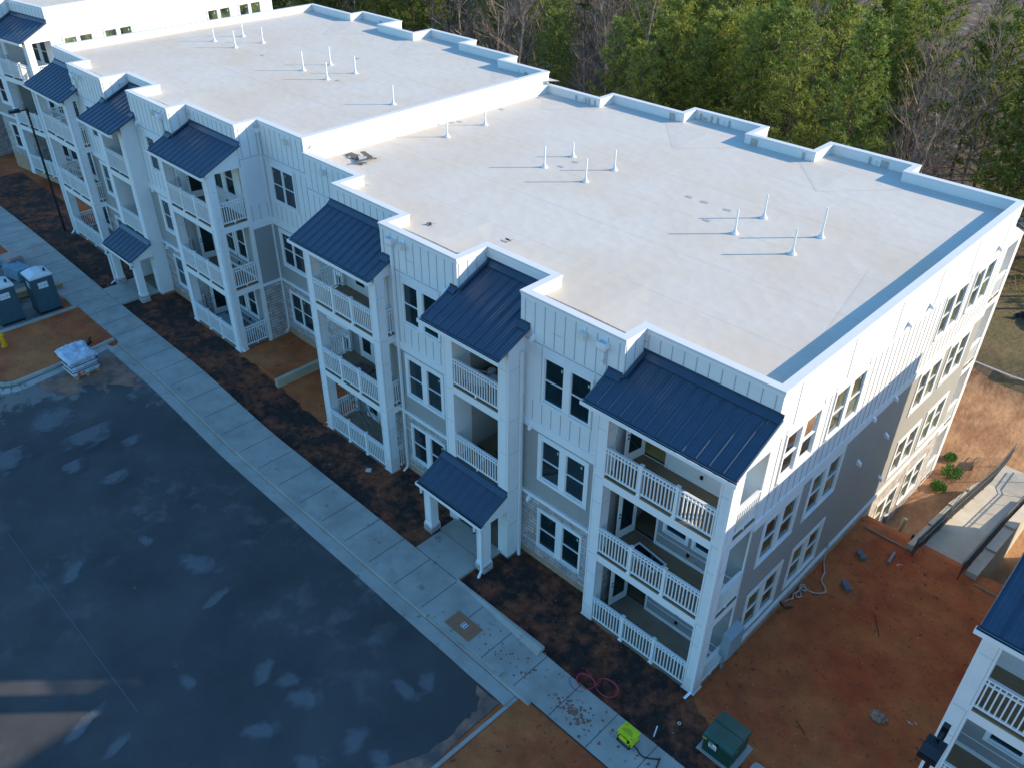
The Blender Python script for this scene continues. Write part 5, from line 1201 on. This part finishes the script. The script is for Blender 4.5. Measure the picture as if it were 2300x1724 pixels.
# first balcony stack
Z2, Z3 = 3.27, 6.52
q = MB(T(-2.95, .95, Z2+.004, rot=R(-8))); 
for a, b_, c_, d_ in ((-.62, .62, -.30, -.25), (-.62, .62, .25, .30), (-.62, -.57, -.25, .25), (.57, .62, -.25, .25)): q.box(a, b_, c_, d_, 0, .05)
wf = thing('window_screen', 'spare window sash lying flat on the middle balcony of the corner stack', 'window sash', (-2.95, .95, Z2)); q.build('sash_frame', M['trim'], wf)
q = MB(T(-2.95, .95, Z2+.004, rot=R(-8))); q.box(-.565, .565, -.245, .245, .01, .02); q.build('pane', M['glassdark'], wf)
# tower balconies
M['bucketw'] = mat('white_bucket', (.55, .58, .58), .45, .08, 8); M['blue'] = mat('blue_canvas', (.03, .09, .2), .8, .15); M['signred'] = mat('sign_red', (.5, .04, .05), .5, 0)
q = MB(); q.cyl((-9.95, .95, Z3), (-9.95, .95, Z3+.38), .13, .16, 14); single(q, 'bucket', M['bucketw'], 'pale plastic bucket on the top balcony of the entrance tower', 'bucket')
q = MB(T(-10.5, .78, Z3, rot=R(25))); q.cur = 0; q.box(-.33, .33, -.22, .22, 0, .34); q.cur = 1; q.box(-.2, .28, -.1, .12, .34, .345); single(q, 'carton', [M['bucketw'], M['signred']], 'white carton with a red label on the top balcony of the entrance tower', 'carton')
q = MB(); q.cyl((-10.35, 1.25, Z3), (-10.35, 1.25, Z3+.36), .13, .15, 12); single(q, 'bucket', M['bucketw'], 'second pale bucket behind the carton on the top tower balcony', 'bucket')
for x, y, r, m, lab in ((-10.55, .75, .26, 'dark', 'dark tool bag beside the left pier on the middle tower balcony'), (-9.85, 1.25, .24, 'dark', 'dark rubbish bag at the back of the middle tower balcony'), (-9.45, 1.6, .22, 'blue', 'bluish sack at the back right of the middle tower balcony'), (-9.9, .75, .2, 'blue', 'blue canvas bag near the railing of the middle tower balcony')):
    lump('bag', (x, y, Z2), r, M[m], lab, 'bag', sq=(1.1, .8, .8), seed=x)
q = MB(); q.cyl((-10.18, .62, Z2), (-10.14, .66, Z2+.42), .10, .012, 10); single(q, 'caulk_cone', M['bucketw'], 'pale cone-shaped nozzle standing among the bags on the middle tower balcony', 'cone')
# third balcony stack: ladder and pallet
ld = thing('ladder', 'aluminium stepladder leaning over the lowest balcony of the stack beside the retaining wall', 'ladder', (-18.2, .9, .05))
M['alu'] = mat('dull_aluminium', (.22, .20, .20), .45, .1, metal=.6)
q = MB(); A, B_ = Vector((-17.55, .85, .07)), Vector((-19.35, .75, 2.35)); off = Vector((.05, .42, 0)); q.tube([A, B_], .022, 6); q.tube([A+off, B_+off], .022, 6); q.build('rail', M['alu'], ld)
q = MB(); [q.tube([A.lerp(B_, t), A.lerp(B_, t)+off], .014, 5) for t in (.1, .2, .3, .4, .5, .6, .7, .8, .9)]; q.build('rung', M['alu'], ld)
q = MB(); A2 = Vector((-16.8, .9, .07)); q.tube([A2, B_], .016, 5); q.tube([A2+off, B_+off], .016, 5); q.build('rear_leg', M['alu'], ld)
q = MB(T(-18.05, 1.0, Z2+.004, rot=R(12)))
for k in range(7): q.box(-.42+k*.13, -.33+k*.13, -.42, .42, .09, .11)
for u in (-.38, 0, .38): q.box(-.45, .5, u-.04, u+.04, 0, .09)
single(q, 'wooden_pallet', M['darksheet'], 'dark wooden pallet lying on the middle balcony of the stack beside the retaining wall', 'pallet')
q = MB(T(-17.0, .95, Z2+.004, rot=R(-20))); q.box(-.35, .35, -.2, .2, 0, .05); single(q, 'board_offcut', M['darksheet'], 'dark board offcut beside the pallet on the middle balcony', 'board')
# boards stored on the ground balcony left of the recess
M['panel'] = mat('blue_grey_panels', (.26, .36, .40), .55, .12, 4)
q = MB(T(-28.6, .85, .66, rot=R(5)))
for k in range(9): a = rnd(-.12, .12); q.box(-1.5+a, -.05+a, -.28+rnd(-.04, .04), .32, k*.055, k*.055+.045)
for k in range(6): a = rnd(-.1, .1); q.box(.15+a, 1.1+a, -.3, .3+rnd(-.05, .05), k*.06, k*.06+.05)
single(q, 'panel_stack', M['panel'], 'blue-grey siding panels stacked on the ground-floor balcony left of the recess', 'panels')
q = MB(T(-15.9, -.62, .03, rot=R(40))); q.box(-.12, .12, -.08, .08, 0, .06); q.box(-.08, .1, -.1, .06, .06, .10); single(q, 'foam_offcut', M['bucketw'], 'bluish white foam offcut on the dark bed below the balcony column', 'scrap')
# black flag netting at the far end of the mud
q = MB()
for k in range(18):
    x = -2.2+k*.22; y = 37.2+.5*math.sin(k*.7); q.raw([(x, y, zg(x, y)), (x+.24, 37.2+.5*math.sin((k+1)*.7), zg(x, y)), (x+.24, 37.2+.5*math.sin((k+1)*.7)+rnd(.1, .4), zg(x, y)+rnd(.2, .5)), (x, y+rnd(.1, .4), zg(x, y)+rnd(.2, .5))], [(0, 1, 2, 3)])
single(q, 'silt_fence', M['dark'], 'collapsed black silt fence at the foot of the woods on the right', 'silt fence')
